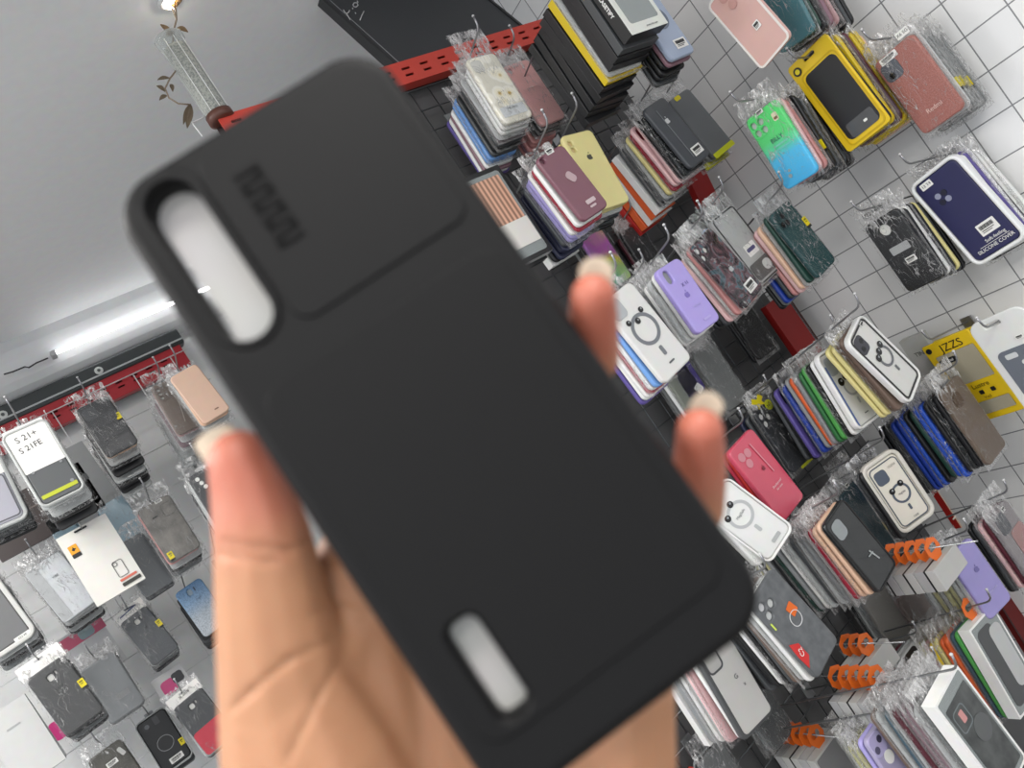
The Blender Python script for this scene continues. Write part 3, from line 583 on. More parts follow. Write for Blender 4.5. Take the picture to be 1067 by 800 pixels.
item('nearest white window carton', 'white window carton holding a dark case with two pink stickers, lowest at the right', 'A', (986, 714), (1060, 812), .178, .088, None, boxy=(pl('#efefed', .4), pl('#efefed', .4), .024, (.08, .17, 0, 0, .003)), bagged=False, name='case_carton', cat='box',
     decor=[('plate', 'dark_case', .0, -.004, .07, .145, tex('dark_rubber', m_noise('#3d4041', '#555858', 40))), ('loop', 'lens_frame', -.014, .04, .034, .036, pl('#6d7678', .3), .008, .002), ('plate', 'pink_sticker', -.012, .042, .011, .018, pl('#c98f8d', .4)), ('plate', 'pink_sticker', .012, .0, .015, .018, pl('#c7a0b0', .4)), ('dot', 'grey_disc', .008, .004, .02, pl('#5a5d5e', .3))], layers='cgr clr cmv cmv mar clr tea clr brn', step=.013)
item('higher white window carton', 'white window carton with grey rounded insert and orange tab, below the lavender case', 'A', (1022, 643), (1075, 734), .18, .095, None, boxy=(pl('#efefed', .4), pl('#efefed', .4), .024, (.087, .172, 0, 0, .003)), bagged=False, name='case_carton', cat='box',
     decor=[('plate', 'grey_case', -.012, .0, .05, .15, pl('#4a4c4e', .3), .012), ('plate', 'pale_insert', .016, .006, .04, .12, pl('#b9bbbb', .4), .014), ('hangtab',)], layers='lgr tea org org yel gld cpk cyl', step=.013)
item('white tray with black square', 'pale phone case with black framed camera square, above the nearest white window carton', 'A', (947.6, 674), (995, 745), .158, .082, pl('#aeb0af', .3), decor=[('loop', 'black_square', -.012, .048, .056, .056, BLK, .012, .011), ('plate', 'pale_centre', -.012, .046, .032, .034, pl('#bfc1c1', .4), .01)], layers='clr cgr mar', step=.013, bagged=False)
item('crumpled clear case', 'crumpled clear phone case with round hang hole, left of the nearest white window carton', 'A', (966, 704), (1016, 782), .148, .076, clear('#cfd0d0', .5), decor=[('dot', 'hang_disc', .0, .068, .012, clear('#e4e4e2', .7))], layers='cmv clr mar cmv tea clr brn cgr', step=.013)
item('lavender case at the bottom edge', 'lavender phone case with lens square cut by the bottom edge of the picture', 'A', (913, 757), (962, 832), .138, .072, pl('#a39dbb', .35), isl=(-.018, .05, .034, .036, pl('#b2abd2', .35)), decor=[('dot', 'lens', -.026, .06, .006, pl('#5a5670', .3)), ('dot', 'lens', -.01, .054, .006, pl('#3f3c52', .3)), ('dot', 'lens', -.026, .044, .006, pl('#5a5670', .3)), ('dot', 'price_dot', -.012, .022, .011, WHITE)], layers='lav cyl cyl clr', step=.013, bagged=False)
item('small white carton with orange tab', 'small white window carton with orange hang tab, left of the lavender case with lens square', 'A', (985, 600), (1035, 688), .195, .09, None, boxy=(pl('#e6e6e4', .4), pl('#e6e6e4', .4), .024, (.082, .187, 0, 0, .003)), bagged=False, name='case_carton', cat='box', decor=[('plate', 'grey_case', .0, .0, .066, .14, pl('#6f7274', .3), .012), ('hangtab',)], layers='', peg=False)
# rows of slim cartons, each with an orange hang tab, one behind the other on a straight peg
def cartons(name, top, bot, n, L=.172, W=.088, step=.0215):
    P, tilt = place('A', top, bot, L)
    for k in range(n):
        M = Matrix.Translation(P + Vector((0, k * step, 0))) @ Matrix.Rotation(tilt, 4, 'Y')
        r = empty('slim_carton', M, f"slim carton with orange tab, {ORD[k]} from the front in the {name}", 'box', 'orange tabbed cartons in the ' + name)
        t = step - .0015
        add('carton', box(-W / 2, W / 2, 0, t, -L / 2, L / 2, .0008), pl('#b3b3b0', .45) if k % 3 != 1 else pl('#a5a5a5', .45), r)
        if k == 0 and L > .1:
            add('front_panel', plate([rr(W - .008, L - .008, .004)], .0006), pl('#77787a', .25), r, (0, -.0005, 0))
        elif k % 2 == 0:
            add('gap_shade', box(-W / 2 - .0006, W / 2 + .0006, t - .003, t + .0004, -L / 2, L / 2 + .0006), BLK, r)  # black strip painted in for the shaded gap between cartons
        hangtab(r, L / 2, t)
    pts = [Vector((P.x, y, P.z + L / 2 + .021)) for y in (YG, P.y + .05, P.y - .075)]
    o = add('peg_hook', tube([[q - pts[0] for q in pts]], .0014, 8), pl('#b9bbbc', .25, metal=.7), None, pts[0])
    add('peg_plate', box(-.012, .012, -.002, .002, -.012, .012, .001), STEEL, o)
    add('peg_tip', lathe([(.0006, -.002), (.0022, 0), (.0006, .002)], 10), STEEL, o, (0, P.y - .075 - YG, 0))
    tag(o, f"thin straight peg through orange tabs of the {name}", 'hook', 'peg hooks of the racks')
cartons('lowest row', (861, 776), (916, 858), 5)
cartons('longest row', (926, 716), (984, 802), 5, .162, .083)
cartons('short row', (913, 680), (927, 701), 3, .044)
cartons('upper row', (984, 580), (998, 601), 5, .042)
# ---------------------------------------------------------------- stock on the tiled wall
item('pink case with white frame', 'pinkish phone case in white frame with round lens rings, at the top edge', 'B', (750, -12), (809, 56), .158, .08, pl('#d2aaa2', .35), decor=[('loop', 'white_frame', 0, 0, .08, .158, pl('#e3dfda', .35), .011, .004), ('dot', 'lens_ring', -.006, .062, .009, pl('#c3958e', .3)), ('dot', 'lens_ring', .0, .042, .009, pl('#c3958e', .3)), ('sticker', .008, -.018, .014, .014)], bagged=False, peg=False, layers='')
item('blue green case with yellow tag', 'blue green phone case in shiny clear film with yellow side tag, at the top edge', 'B', (789, -37), (831, 45), .158, .08, pl('#4f7d86', .25), decor=[('tag', -.038, .005)], layers='dkg blk blk mau cpk blk blk dgr blk', step=.0125)
item('yellow blister card with black case', 'yellow blister card holding a black phone case, above the green and blue case', 'B', (839, 54), (906, 143), .2, .1, pl('#e2c01e', .4), t=.004, r=.008, holes=[('r', 0, .09, .026, .007)],
     decor=[('plate', 'black_case', .004, -.01, .074, .15, pl('#202124', .3), .012), ('loop', 'blister_edge', .004, -.012, .084, .166, pl('#caa912', .3), .012, .003), ('plate', 'case_foot', .006, -.07, .06, .03, clear('#5a5c5e', .75), .006), ('plate', 'white_mark', .014, -.07, .008, .005, WHITE, .002), ('dot', 'badge', -.034, .082, .0085, BLK), ('dot', 'badge_centre', -.034, .082, .005, YEL)], layers='blk gld plu mar gld gld pch', bagged=False, step=.014, pegrise=-.012)
item('green to blue case', 'phone case fading from bright green to sky blue with four lens holes', 'B', (791, 115), (836, 189), .158, .08, tex('green_blue_fade', m_grad), holes=quad(-.019, .052, .0072, .0086), insert=INS, isl=(-.019, .052, .038, .038, tex('green_blue_fade', m_grad)),
     decor=[('plate', 'cup_picture', .022, .052, .012, .016, pl('#e6dcc0', .4), .003), ('plate', 'cup_band', .022, .049, .009, .005, pl('#7a5a3c', .4)), ('text', 'BILLY', .002, .016, .012, pl('#2d6a6c', .4)), ('plate', 'small_print', .004, .004, .034, .003, pl('#86d8c4', .4)), ('plate', 'small_print', .004, -.004, .04, .002, pl('#86d8d4', .4)), ('dot', 'drop', -.014, -.058, .004, pl('#9fb4bb', .15)), ('dot', 'drop', -.01, -.048, .003, pl('#9fb4bb', .15)), ('sticker', .0, .076, .016, .008)], layers='pnk rse dgr blk* dgr blk dgr blk blk', step=.0125)
item('rose glitter case in crinkled bag', 'rose glitter phone case in a crinkled shiny bag with white model stickers', 'B', (929, 51.6), (984, 127), .16, .084, tex('rose_glitter', m_noise('#8f574f', '#a86f65', 420, .3, 2)), isl=(-.02, .05, .034, .036, pl('#565a63', .2)),
     decor=[('dot', 'lens', -.026, .058, .007, LENS), ('dot', 'lens', -.024, .042, .006, LENS), ('sticker', -.012, .072, .034, .012), ('sticker', .03, .09, .024, .013, 0, 'X6 5G'), ('text', 'Redmi', .002, -.048, .012, pl('#e6c4bb', .3))], layers='clr cgr* cgr* cgr* cgr* cgr', step=.014)
item('black case with round hole', 'black phone case with one large round white hole and grey barcode label', 'B', (916, 227), (965, 297), .156, .078, pl('#28292b', .35), holes=[('o', -.006, .052, .0115)], insert=INW,
     decor=[('plate', 'grey_label', .0, .008, .04, .016, pl('#a9abac', .4)), ('sticker', .006, -.02, .022, .012), ('text', '1722 14Pro', -.004, .094, .01, BLK)], layers='blk wht blk yel dgr blk', step=.014)
item('navy silicone cover pack', 'navy phone case in white blister pack lettered SILICONE COVER, right edge of the tiled wall', 'B', (968, 178), (1044, 264), .2, .108, pl('#22234f', .4), frame=(.008, pl('#e4e6e6', .3), .016), isl=None, holes=[],
     decor=[('dot', 'lens', -.02, .052, .0058, pl('#8b8ea6', .3)), ('dot', 'lens', -.02, .038, .0058, pl('#15162c', .3)), ('dot', 'lens', -.007, .052, .0058, pl('#15162c', .3)), ('dot', 'lens', -.007, .038, .0058, pl('#8b8ea6', .3)), ('sticker', -.022, .082, .024, .013, 0, '13 T4'), ('sticker', .012, -.045, .036, .024), ('text', 'Soft-feeling', .012, -.066, .009, WHITE), ('text', 'SILICONE COVER', .004, -.079, .0095, WHITE), ('plate', 'white_line', .006, -.0725, .06, .0008, WHITE)], layers='wht pur wht blk wht wht', bagged=False, step=.015)
item('yellow windowed card', 'yellow window card lettered JZZS and Lustre over a clear case', 'B', (983, 353), (1041, 434), .19, .105, pl('#e5c119', .4), t=.004, r=.004, holes=[('r', .004, .028, .082, .072, .003), ('r', .004, -.068, .082, .026, .003)],
     decor=[('text', 'JZZS', .006, .077, .024, pl('#2b2716', .4)), ('dot', 'badge', -.042, .082, .006, BLK), ('plate', 'window_film', .004, .028, .083, .073, clear('#cfc9b4', .45)), ('plate', 'window_film', .004, -.068, .083, .027, clear('#cfc9b4', .45)), ('plate', 'black_label', -.018, .05, .038, .012, BLK, .006), ('text', 'Crystal', -.018, .05, .008, WHITE), ('text', 'Lustre', .008, -.02, .014, pl('#3a3213', .4)), ('plate', 'icon', -.022, -.035, .009, .009, BLK), ('plate', 'icon', .002, -.035, .009, .009, BLK), ('plate', 'icon', .026, -.035, .009, .009, BLK), ('text', 'Veil', .008, -.047, .01, pl('#7d6a12', .4))], layers='gld gld gld gld', bagged=False, step=.02, pegrise=.01)
item('slate case in white pouch', 'slate grey phone case in a white pouch, overlapping the yellow windowed card', 'B', (1034, 329), (1106, 428), .205, .105, pl('#d9dbd9', .35), t=.006, r=.02, lean=0, holes=[('r', -.01, .088, .03, .007)],
     decor=[('plate', 'slate_case', .004, -.03, .082, .13, pl('#686e78', .4), .012), ('plate', 'camera_window', -.014, .022, .022, .01, pl('#c9ccce', .4), .003), ('dot', 'sensor_hole', .0, .004, .005, pl('#c9ccce', .4)), ('text', 'NOTE', .012, -.012, .007, BLK), ('sticker', .018, .05, .014, .008)], layers='', bagged=False, pegrise=-.014)
# ---------------------------------------------------------------- stock on the far rack
item('handwritten card pack', 'phone case pack with white card handwritten S 21+, hanging under the far red rail', 'L', (23, 444), (68, 519), .19, .098, pl('#55585a', .4), frame=(.007, clear('#d3d6d5', .55), .014),
     decor=[('plate', 'white_card', 0, .044, .084, .108, PAPER), ('text', 'S 21+', -.004, .07, .02, pl('#4b4c50', .6), .06), ('text', 'S 21FE', -.006, .045, .018, pl('#4b4c50', .6), .08), ('plate', 'lime_strip', .0, -.072, .076, .009, pl('#b7bf2a', .4)), ('dot', 'stud', .03, -.064, .004, GRY), ('dot', 'stud', -.028, -.012, .003, GRY), ('dot', 'stud', .03, -.014, .003, GRY)], layers='clr clr blk blk', bagged=False, step=.022, slope=.35)
item('black puffer case', 'black quilted puffer phone case in crumpled clear bag with yellow tag', 'L', (95, 419), (129, 469), .155, .085, pl('#3b3d40', .3), isl=(-.018, .05, .034, .034, pl('#4a4c50', .3)), decor=[('tag', .036, .012), ('plate', 'quilt_ridge', .0, .02, .07, .03, pl('#424447', .25), .012), ('plate', 'quilt_ridge', .0, -.018, .07, .03, pl('#3f4144', .25), .012), ('plate', 'quilt_ridge', .0, -.055, .07, .03, pl('#424447', .25), .012)], layers='pch clr blk blk clr blk blk clr', step=.02, slope=.35)
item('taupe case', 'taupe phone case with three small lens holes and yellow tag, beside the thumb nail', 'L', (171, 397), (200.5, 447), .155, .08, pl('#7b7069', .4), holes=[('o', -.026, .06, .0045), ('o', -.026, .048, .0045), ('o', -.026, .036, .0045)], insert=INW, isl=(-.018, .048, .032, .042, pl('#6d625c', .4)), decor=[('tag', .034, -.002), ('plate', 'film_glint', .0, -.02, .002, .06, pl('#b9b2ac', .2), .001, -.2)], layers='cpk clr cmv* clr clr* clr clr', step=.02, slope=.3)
item('peach case on the far rail', 'plain peach phone case hanging right of the taupe case on the far rail', 'L', (190, 386), (227, 434), .15, .078, pl('#e0bda7', .4), decor=[('plate', 'small_print', .01, -.055, .012, .003, pl('#8b6b5b', .4))], layers='pch clr clr', bagged=False, slope=.3)
item('lilac screen pack', 'clear tray pack with lilac grey screen, cut by the left edge of the picture', 'L', (-26, 478), (8, 548), .18, .1, pl('#a9a9b4', .35), frame=(.01, clear('#c9cccc', .6), .014), decor=[('plate', 'white_header', .0, .06, .09, .05, PAPER), ('loop', 'dark_edge', 0, -.02, .074, .11, pl('#55565c', .4), .01, .003)], layers='cgr dgr blk', bagged=False, slope=.3, step=.02)
item('white card box with orange badge', 'tall white carton with orange badge and phone outline drawing', 'L', (84, 548), (127, 617), .19, .118, None, boxy=(pl('#dcdad4', .5), pl('#e3e1db', .5), .016, None), bagged=False, name='case_carton', cat='box',
     decor=[('plate', 'orange_badge', -.038, .052, .02, .024, pl('#e8a21a', .4)), ('plate', 'badge_foot', -.038, .037, .02, .01, BLK), ('tri', 'badge_mark', -.038, .053, BLK, [(-.005, 0), (-.002, .002), (0, .006), (.002, .002), (.006, 0), (.002, -.002), (0, -.005), (-.003, -.003)]), ('loop', 'phone_outline', .024, -.042, .024, .042, pl('#4a4a4a', .5), .005, .0012), ('loop', 'phone_outline', .018, -.028, .01, .011, pl('#4a4a4a', .5), .004, .0012), ('plate', 'red_strip', .03, -.07, .04, .006, pl('#cf6a58', .4)), ('plate', 'dark_strip', .032, -.082, .044, .009, pl('#33332e', .4)), ('plate', 'hang_slot', -.004, .088, .03, .005, BLK)], layers='', pegrise=-.006)
item('grey leather case', 'grey mottled leather-look phone case with white sticker, left of the thumb', 'L', (159, 523), (194, 578), .158, .084, tex('mottled_leather', m_noise('#5f5d5a', '#7d7a75', 30)), decor=[('sticker', .012, .074, .018, .008), ('loop', 'camera_edge', .022, .046, .03, .034, pl('#4a4845', .4), .008, .001), ('plate', 'small_print', -.014, .042, .014, .004, pl('#34332f', .4)), ('tag', -.03, -.06)], layers='rse clr blk cgr', step=.018, slope=.3)
item('black case behind the thumb', 'black phone case with white lens dots in a bag, half hidden behind the thumb', 'L', (211, 489), (247, 546), .155, .08, pl('#3f4144', .35), decor=[('dot', 'lens', -.022, .062, .005, WHITE), ('dot', 'lens', -.018, .05, .005, WHITE), ('dot', 'lens', -.014, .038, .005, WHITE)], layers='clr clr blk blk', step=.016, slope=.3)
item('milky case with paper', 'milky grey clear phone case with white paper inside, left of the dark badge carton', 'L', (43, 585), (85, 637), .16, .09, pl('#cdd1d5', .25), decor=[('plate', 'paper_edge', -.03, .0, .026, .15, clear('#d5d8da', .6)), ('text', 'VIBE', .004, .03, .008, TXT)], layers='clr clr* blk clr blk', step=.016, slope=.3)
item('tray lettered S22 FE', 'clear tray with dark case and white sticker reading S22 FE, at the left edge', 'L', (-33, 606), (17, 674), .19, .105, pl('#6f7071', .35), frame=(.012, pl('#cfcfcc', .35), .014), decor=[('ring', -.01, .02, .024, pl('#7c7d7e', .35), False), ('sticker', .022, -.082, .036, .012, .0, 'S22 FE')], layers='clr cgr blk cgr', bagged=False, step=.018, slope=.3)
item('blue glitter case', 'phone case with blue to silver glitter fade, beside the thumb', 'L', (195, 610), (227, 655), .148, .078, tex('glitter_fade', m_glit), holes=[('r', -.004, .054, .013, .018, .005)], insert=pl('#a9bac9', .4), decor=[('plate', 'flash_slit', .01, .056, .003, .012, pl('#333a48', .4)), ('text', 'logo', .006, .028, .009, pl('#50627a', .4))], layers='blk blk dgr blk cbk blk', step=.015, slope=.3, bagged=False)
def jcase(short, label, top, bot, L, W, m, extra, layers):
    item(short, label, 'L', top, bot, L, W, m, holes=[('r', -.002, .05, .0125, .014, .004), ('r', .011, .054, .0035, .008)], insert=INW, decor=extra, layers=layers, step=.016, slope=.3)
jcase('grey case under scribbled card', 'dark grey phone case with square lens hole, yellow tag and scribbled white header', (138, 640), (174, 684), .148, .078, pl('#53565a', .4), [('tag', .036, .012), ('header', .08, .03, PAPER), ('plate', 'pen_scribble', -.004, .088, .05, .003, pl('#44507a', .5), .001, .1), ('plate', 'pen_scribble', .004, .094, .03, .003, pl('#333b52', .5), .001, -.2), ('text', 'J4', .006, .024, .008, BLK)], 'clr cgr blk dgr')
jcase('large grey case under white header', 'charcoal phone case with square lens hole under a blank white header card, lower left', (46, 695), (90, 753), .155, .084, pl('#48494a', .4), [('tag', .038, .0), ('header', .095, .034, PAPER), ('text', 'vogue', .002, .022, .009, BLK)], 'dgr blk cgr blk')
item('black case with thin ring', 'black phone case with a thin silver ring outline, bottom edge left of the thumb', 'L', (155, 745.5), (187, 797), .158, .088, pl('#141517', .3), frame=(.004, clear('#c9cccc', .5), .013), decor=[('loop', 'thin_ring', 0, -.008, .042, .042, pl('#9a9c9e', .3), .0208, .0012), ('dot', 'lens', -.018, .056, .009, pl('#26272a', .15)), ('dot', 'lens', -.018, .056, .006, pl('#55585c', .2)), ('plate', 'flash_block', .008, .058, .014, .022, pl('#3a3b3e', .3), .003), ('sticker', .004, -.058, .036, .016), ('tag', .034, -.03)], layers='clr blk cgr', step=.018, slope=.3, bagged=False)
jcase('black and red case', 'phone case with black upper half and red lower half, beside the thumb', (194.5, 727), (232, 775), .152, .084, pl('#47494c', .4), [('plate', 'red_half', 0, -.042, .084, .066, pl('#c23a4b', .4), .01), ('header', .088, .03, PAPER), ('text', 'J6 2018', 0, .088, .009, BLK)], 'clr cgr blk')
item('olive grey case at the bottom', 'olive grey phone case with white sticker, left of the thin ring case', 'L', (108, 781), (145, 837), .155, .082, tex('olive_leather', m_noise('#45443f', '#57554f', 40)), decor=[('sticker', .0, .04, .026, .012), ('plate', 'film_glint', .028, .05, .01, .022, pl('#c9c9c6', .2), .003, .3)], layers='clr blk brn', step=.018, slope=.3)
item('plain pale carton at the left corner', 'plain pale grey carton in the lower left corner', 'L', (2, 738), (46, 806), .18, .1, None, boxy=(pl('#c2c3c3', .5), pl('#cbcccb', .5), .02, None), bagged=False, name='case_carton', cat='box', layers='clr', peg=False, decor=[('plate', 'faint_print', .0, .04, .03, .004, pl('#a9aaab', .5))])
# stock further back, seen between the stacks
def fill(label, short, wall, cx, cy, L, W, m, layers, **k):
    item(short, label, wall, (cx - 22, cy - 34), (cx + 22, cy + 34), L, W, m, layers=layers, **k)
def fillat(label, short, wall, cx, cy, hx, hy, L, W, m, layers, **k):
    item(short, label, wall, (cx - hx, cy - hy), (cx + hx, cy + hy), L, W, m, layers=layers, **k)
fillat('smoky clear phone case in crumpled film, behind and below the lavender pill hole case', 'smoky case under the white insert card', 'A', 752, 392, 19, 29, .15, .078, clear('#9a9d9c', .5), 'clr cgr blk', step=.012)
fillat('greenish clear phone case in film, left of the yellow butterfly tag', 'greenish clear case', 'A', 722, 412, 18, 27, .15, .078, clear('#aab0a4', .5), 'wht cgr blk', step=.012)
fillat('black phone case in the dark gap left of the red carton', 'black case in the dark gap', 'A', 786, 344, 16, 24, .15, .09, pl('#131315', .5), 'blk', step=.012)
fillat('purple patterned phone case peeping out below the bear ring case', 'purple patterned case', 'A', 712, 386, 16, 25, .14, .07, pl('#4c3f86', .35), 'blk', step=.012, decor=[('plate', 'white_print', .01, -.05, .02, .02, WHITE, .004, .4)])
fillat('clear phone case in crumpled film in front of the orange tabbed cartons', 'clear case in crumpled film', 'A', 925, 640, 20, 32, .155, .08, clear('#b5b2ad', .4), 'cgr clr cbk', step=.012)
fillat('smoky phone case in crumpled film left of the higher white window carton', 'smoky case in crumpled film', 'A', 966, 648, 20, 32, .155, .08, clear('#a79a95', .45), 'cpk clr cgr', step=.012)
fillat('dark clear phone case under the grey case with orange ring tag', 'dark clear case', 'A', 800, 742, 19, 30, .155, .08, clear('#77797a', .5), 'cgr blk clr', step=.012, peg=False)
fillat('smoky clear phone case at the bottom edge beside the palm', 'smoky case at the bottom edge', 'A', 760, 812, 19, 30, .155, .08, clear('#8a8c8d', .5), 'blk cgr', step=.012)
fillat('crumpled clear bag with white handwriting card, left of the lavender case at the bottom edge', 'clear bag with card', 'A', 890, 800, 19, 30, .155, .085, clear('#c3c2be', .5), 'clr cgr', step=.012, decor=[('plate', 'header_print', .0, .06, .05, .008, pl('#6d6d6b', .5))])
fillat('holographic phone case above the upper fingertip', 'holographic case', 'A', 632, 268, 17, 26, .15, .078, tex('holo_print', lambda nt, s, b: ramp(nt, (lambda n: (nt.links.new(s, n.inputs['Vector']), n.outputs['Fac'])[1])(N(nt, 'ShaderNodeTexNoise')), [(.3, '#3f86b8'), (.45, '#b65fb0'), (.52, '#d9d34a'), (.62, '#52b8a0'), (.75, '#22252b')])), 'blk blk cgr', step=.012)
fillat('black phone case hanging below the orange sided cartons', 'black case below the orange cartons', 'A', 672, 262, 16, 25, .15, .078, pl('#232427', .4), 'mar blk', step=.012)
fillat('black ringed phone case behind the boxed case with blue ring', 'black ringed case', 'A', 898, 520, 18, 28, .155, .08, pl('#1c1d1f', .4), 'blk', step=.012, peg=False, decor=[('ring', .0, -.01, .022, pl('#3c3e41', .4), False)])
# cartons in the gaps
def carton(label, wall, top, bot, L, W, m, face=None, **k):
    item(label, label, wall, top, bot, L, W, None, boxy=(m, face or m, .018, None), bagged=False, peg=False, name='case_carton', cat='box', **k)
carton('red carton behind the stack with crimson and cream edges', 'A', (720, 168), (741, 212), .18, .1, pl('#a31d1b', .4), decor=[('plate', 'faint_print', .0, -.06, .03, .01, pl('#741212', .4))])
carton('red carton in the gap below the bottle green case', 'A', (807, 312), (848, 372), .21, .1, pl('#8f1512', .45), decor=[('plate', 'dark_edge', .046, 0, .006, .2, pl('#3a0d0c', .4))])
carton('peach and red carton beside the tiled wall, under the brown smoky case', 'A', (972, 482), (1010, 540), .2, .11, pl('#b3231e', .45), pl('#d8b192', .5), decor=[('plate', 'pale_band', .0, .03, .11, .004, pl('#efe3d2', .5)), ('plate', 'pale_band', .0, -.05, .11, .004, pl('#efe3d2', .5))])
carton('dark red carton at the right edge under the higher white window carton', 'A', (1050, 618), (1095, 690), .22, .1, pl('#6f100d', .45), decor=[('plate', 'dark_edge', -.046, 0, .006, .2, pl('#3a0d0c', .4))])
carton('grey lettered carton on the tiled wall left of the yellow windowed card', 'B', (948, 352), (972, 388), .11, .07, pl('#b9b9b5', .5), decor=[('text', 'TIN LI', .006, .004, .014, pl('#5f5f5d', .5))])
# far rack gaps
fillat('grey clear phone case with barcode seen through the wires between the two dark square-hole cases', 'grey clear case behind the wires', 'L', 117, 716, 17, 27, .16, .09, clear('#a3a7aa', .6), 'cgr dgr', step=.02, decor=[('plate', 'barcode_label', .012, -.03, .034, .016, pl('#8a8c8e', .5))])
fillat('pale blue phone case in film behind the handwritten card pack row', 'pale blue case in film', 'L', 72, 556, 14, 20, .15, .08, clear('#a9c4d2', .6), 'clr cgr', step=.02)
fillat('pale blue phone case in film between the white carton and the grey leather case', 'second pale blue case in film', 'L', 128, 544, 15, 22, .15, .08, clear('#a9c4d2', .6), 'dgr blk', step=.02, peg=False)
fillat('grey see-through phone case right of the white carton with orange badge', 'grey see-through case', 'L', 150, 588, 17, 26, .155, .08, clear('#84888b', .7), 'blk dgr', step=.02, peg=False)
carton('small carton with pink and grey picture below the milky case', 'L', (80, 654), (112, 700), .17, .13, pl('#cfcfd0', .5), decor=[('plate', 'pink_picture', .0, .05, .12, .034, pl('#c65a76', .4)), ('plate', 'grey_picture', .012, .05, .04, .03, pl('#8fa3a8', .4), .01)])
carton('white carton with green and magenta picture in the lower left', 'L', (40, 722), (74, 775), .19, .15, pl('#d9dada', .5), decor=[('plate', 'green_picture', -.04, .02, .014, .06, pl('#3fc45a', .4), .006, .1), ('plate', 'magenta_picture', -.008, -.03, .03, .05, pl('#c9327e', .4), .01), ('plate', 'pale_face', .03, -.005, .04, .04, pl('#e2c4bd', .4), .02)])
carton('white carton with green stripe right of the large grey case', 'L', (98, 692), (126, 738), .17, .12, pl('#d5d6d6', .5), decor=[('plate', 'green_stripe', -.02, .01, .02, .07, pl('#3fc45a', .4), .006, .1)])
carton('dark brown flat carton across the far rack', 'L', (28, 508), (58, 555), .16, .3, pl('#4a4140', .5), decor=[('plate', 'pale_line', .0, .02, .26, .004, pl('#7b706c', .5))])
carton('small pink pictured carton left of the thin ring case', 'L', (172, 700), (196, 738), .14, .1, pl('#d0d0d1', .5), decor=[('plate', 'pink_picture', -.01, .02, .04, .04, pl('#cf4f86', .4), .012), ('plate', 'dark_picture', .02, .03, .03, .03, pl('#3c3c40', .4), .008)])
carton('grey flat carton beside the handwritten card pack', 'L', (64, 470), (104, 528), .2, .12, pl('#8f9192', .5), decor=[('plate', 'dark_window', .01, .0, .02, .02, pl('#4b4d4f', .4))])

# ================================================================ the room
def struct(name, me, m, label=None): 
    o = add(name, me, m); o['kind'] = 'structure'
    return o
RZ = on_y(514, 35, YG - .012).z              # top of the near red rail
X0 = on_y(224, 124, YG).x
struct('floor', box(-2.4, 1.7, -2.4, 2.4, -.05, 0), pl('#8a8783', .4))
ZT = on_y(100, 331, YL + .07).z
struct('ceiling', box(-2.4, 1.72, -2.4, 2.7, ZT, ZT + .06), pl('#e6e7e8', .55))
TILEM = tex('white_wall_tiles', m_tile)
w = struct('wall_right', box(0, .1, -2.4, 2.3, 0, ZT), TILEM); 
tp = on_x(893.75, 253.75, XB)
oy = tp.y - math.floor(tp.y / TILE[0]) * TILE[0]; oz = tp.z - math.floor(tp.z / TILE[1]) * TILE[1]
w.location = (XB, oy, oz)
w.data = box(0, .1, -2.4 - oy, 2.7 - oy, -oz, ZT - oz); setmat(w, TILEM)
struct('wall_back', box(-2.4, 1.6, YL + .09, YL + .17, 0, ZT), pl('#dcdddd', .5))
struct('wall_partition', box(X0, XB, YG + .035, YG + .1, 0, RZ - .01), pl('#5c5c5d', .6))
# cove, beam and rails over the far rack
def zl(px, py, y): return on_y(px, py, y).z
zc0 = zl(100, 377, YL); 
prof = [(YL + .09, ZT), (YL - .03, ZT)] + [(YL + .075 - .105 * math.cos(a) , zc0 + (ZT - zc0) * (1 - math.sin(a))) for a in [i * PI / 16 for i in range(9)]] + [(YL + .09, zc0)]
bm = bmesh.new(); va = [bm.verts.new((-2.4, a, b)) for a, b in prof]; vb = [bm.verts.new((1.6, a, b)) for a, b in prof]
for i in range(len(prof)): bm.faces.new((va[i], va[(i + 1) % len(prof)], vb[(i + 1) % len(prof)], vb[i]))
bm.faces.new(va[::-1]); bm.faces.new(vb); bmesh.ops.recalc_face_normals(bm, faces=bm.faces[:])
for f in bm.faces: f.smooth = False
me = bpy.data.meshes.new('cove'); bm.to_mesh(me); bm.free()
struct('trim_1', me, pl('#d9dadb', .22))
pL, pR = on_y(56, 369, YL - .045), on_y(236, 291, YL - .045)
o = tag(add('led_tube', tube([[(0, 0, 0), (pR.x - pL.x, 0, 0)]], .0055, 10), pl('#ffffff', .4, emit=7), None, (pL.x, YL - .045, (pL.z + pR.z) / 2)), 'thin white glowing light tube along the glossy cove above the far rack', 'light')
for x in (.0, pR.x - pL.x): add('end_cap', box(x - .008, x + .008, -.008, .03, -.008, .008, .002), pl('#b9babb', .4), o)
crk = [on_y(a, b, YL - .034) for a, b in ((4, 390), (14, 387), (26, 382), (30, 383), (38, 378), (50, 373))]
tag(add('cove_crack', tube([[q - crk[0] for q in crk]], .0022, 6), pl('#1f1f20', .6), None, crk[0]), 'dark crack along the cove left of the light tube', 'crack')  # dark crack in the cove, modelled as a thin black tube
zb0, zb1 = zl(100, 378, YL), zl(100, 398, YL)
beam = tag(add('steel_beam', box(-1.6, .62, 0, .05, zb1, zb0, .006), pl('#3d4142', .35, metal=.3), None, (0, YL, 0)), 'dark steel beam with round screws above the far red rail', 'beam')
add('bright_groove', box(-1.6, .62, -.003, .004, zb1 + .012, zb1 + .017), pl('#aeb2b3', .3), beam)
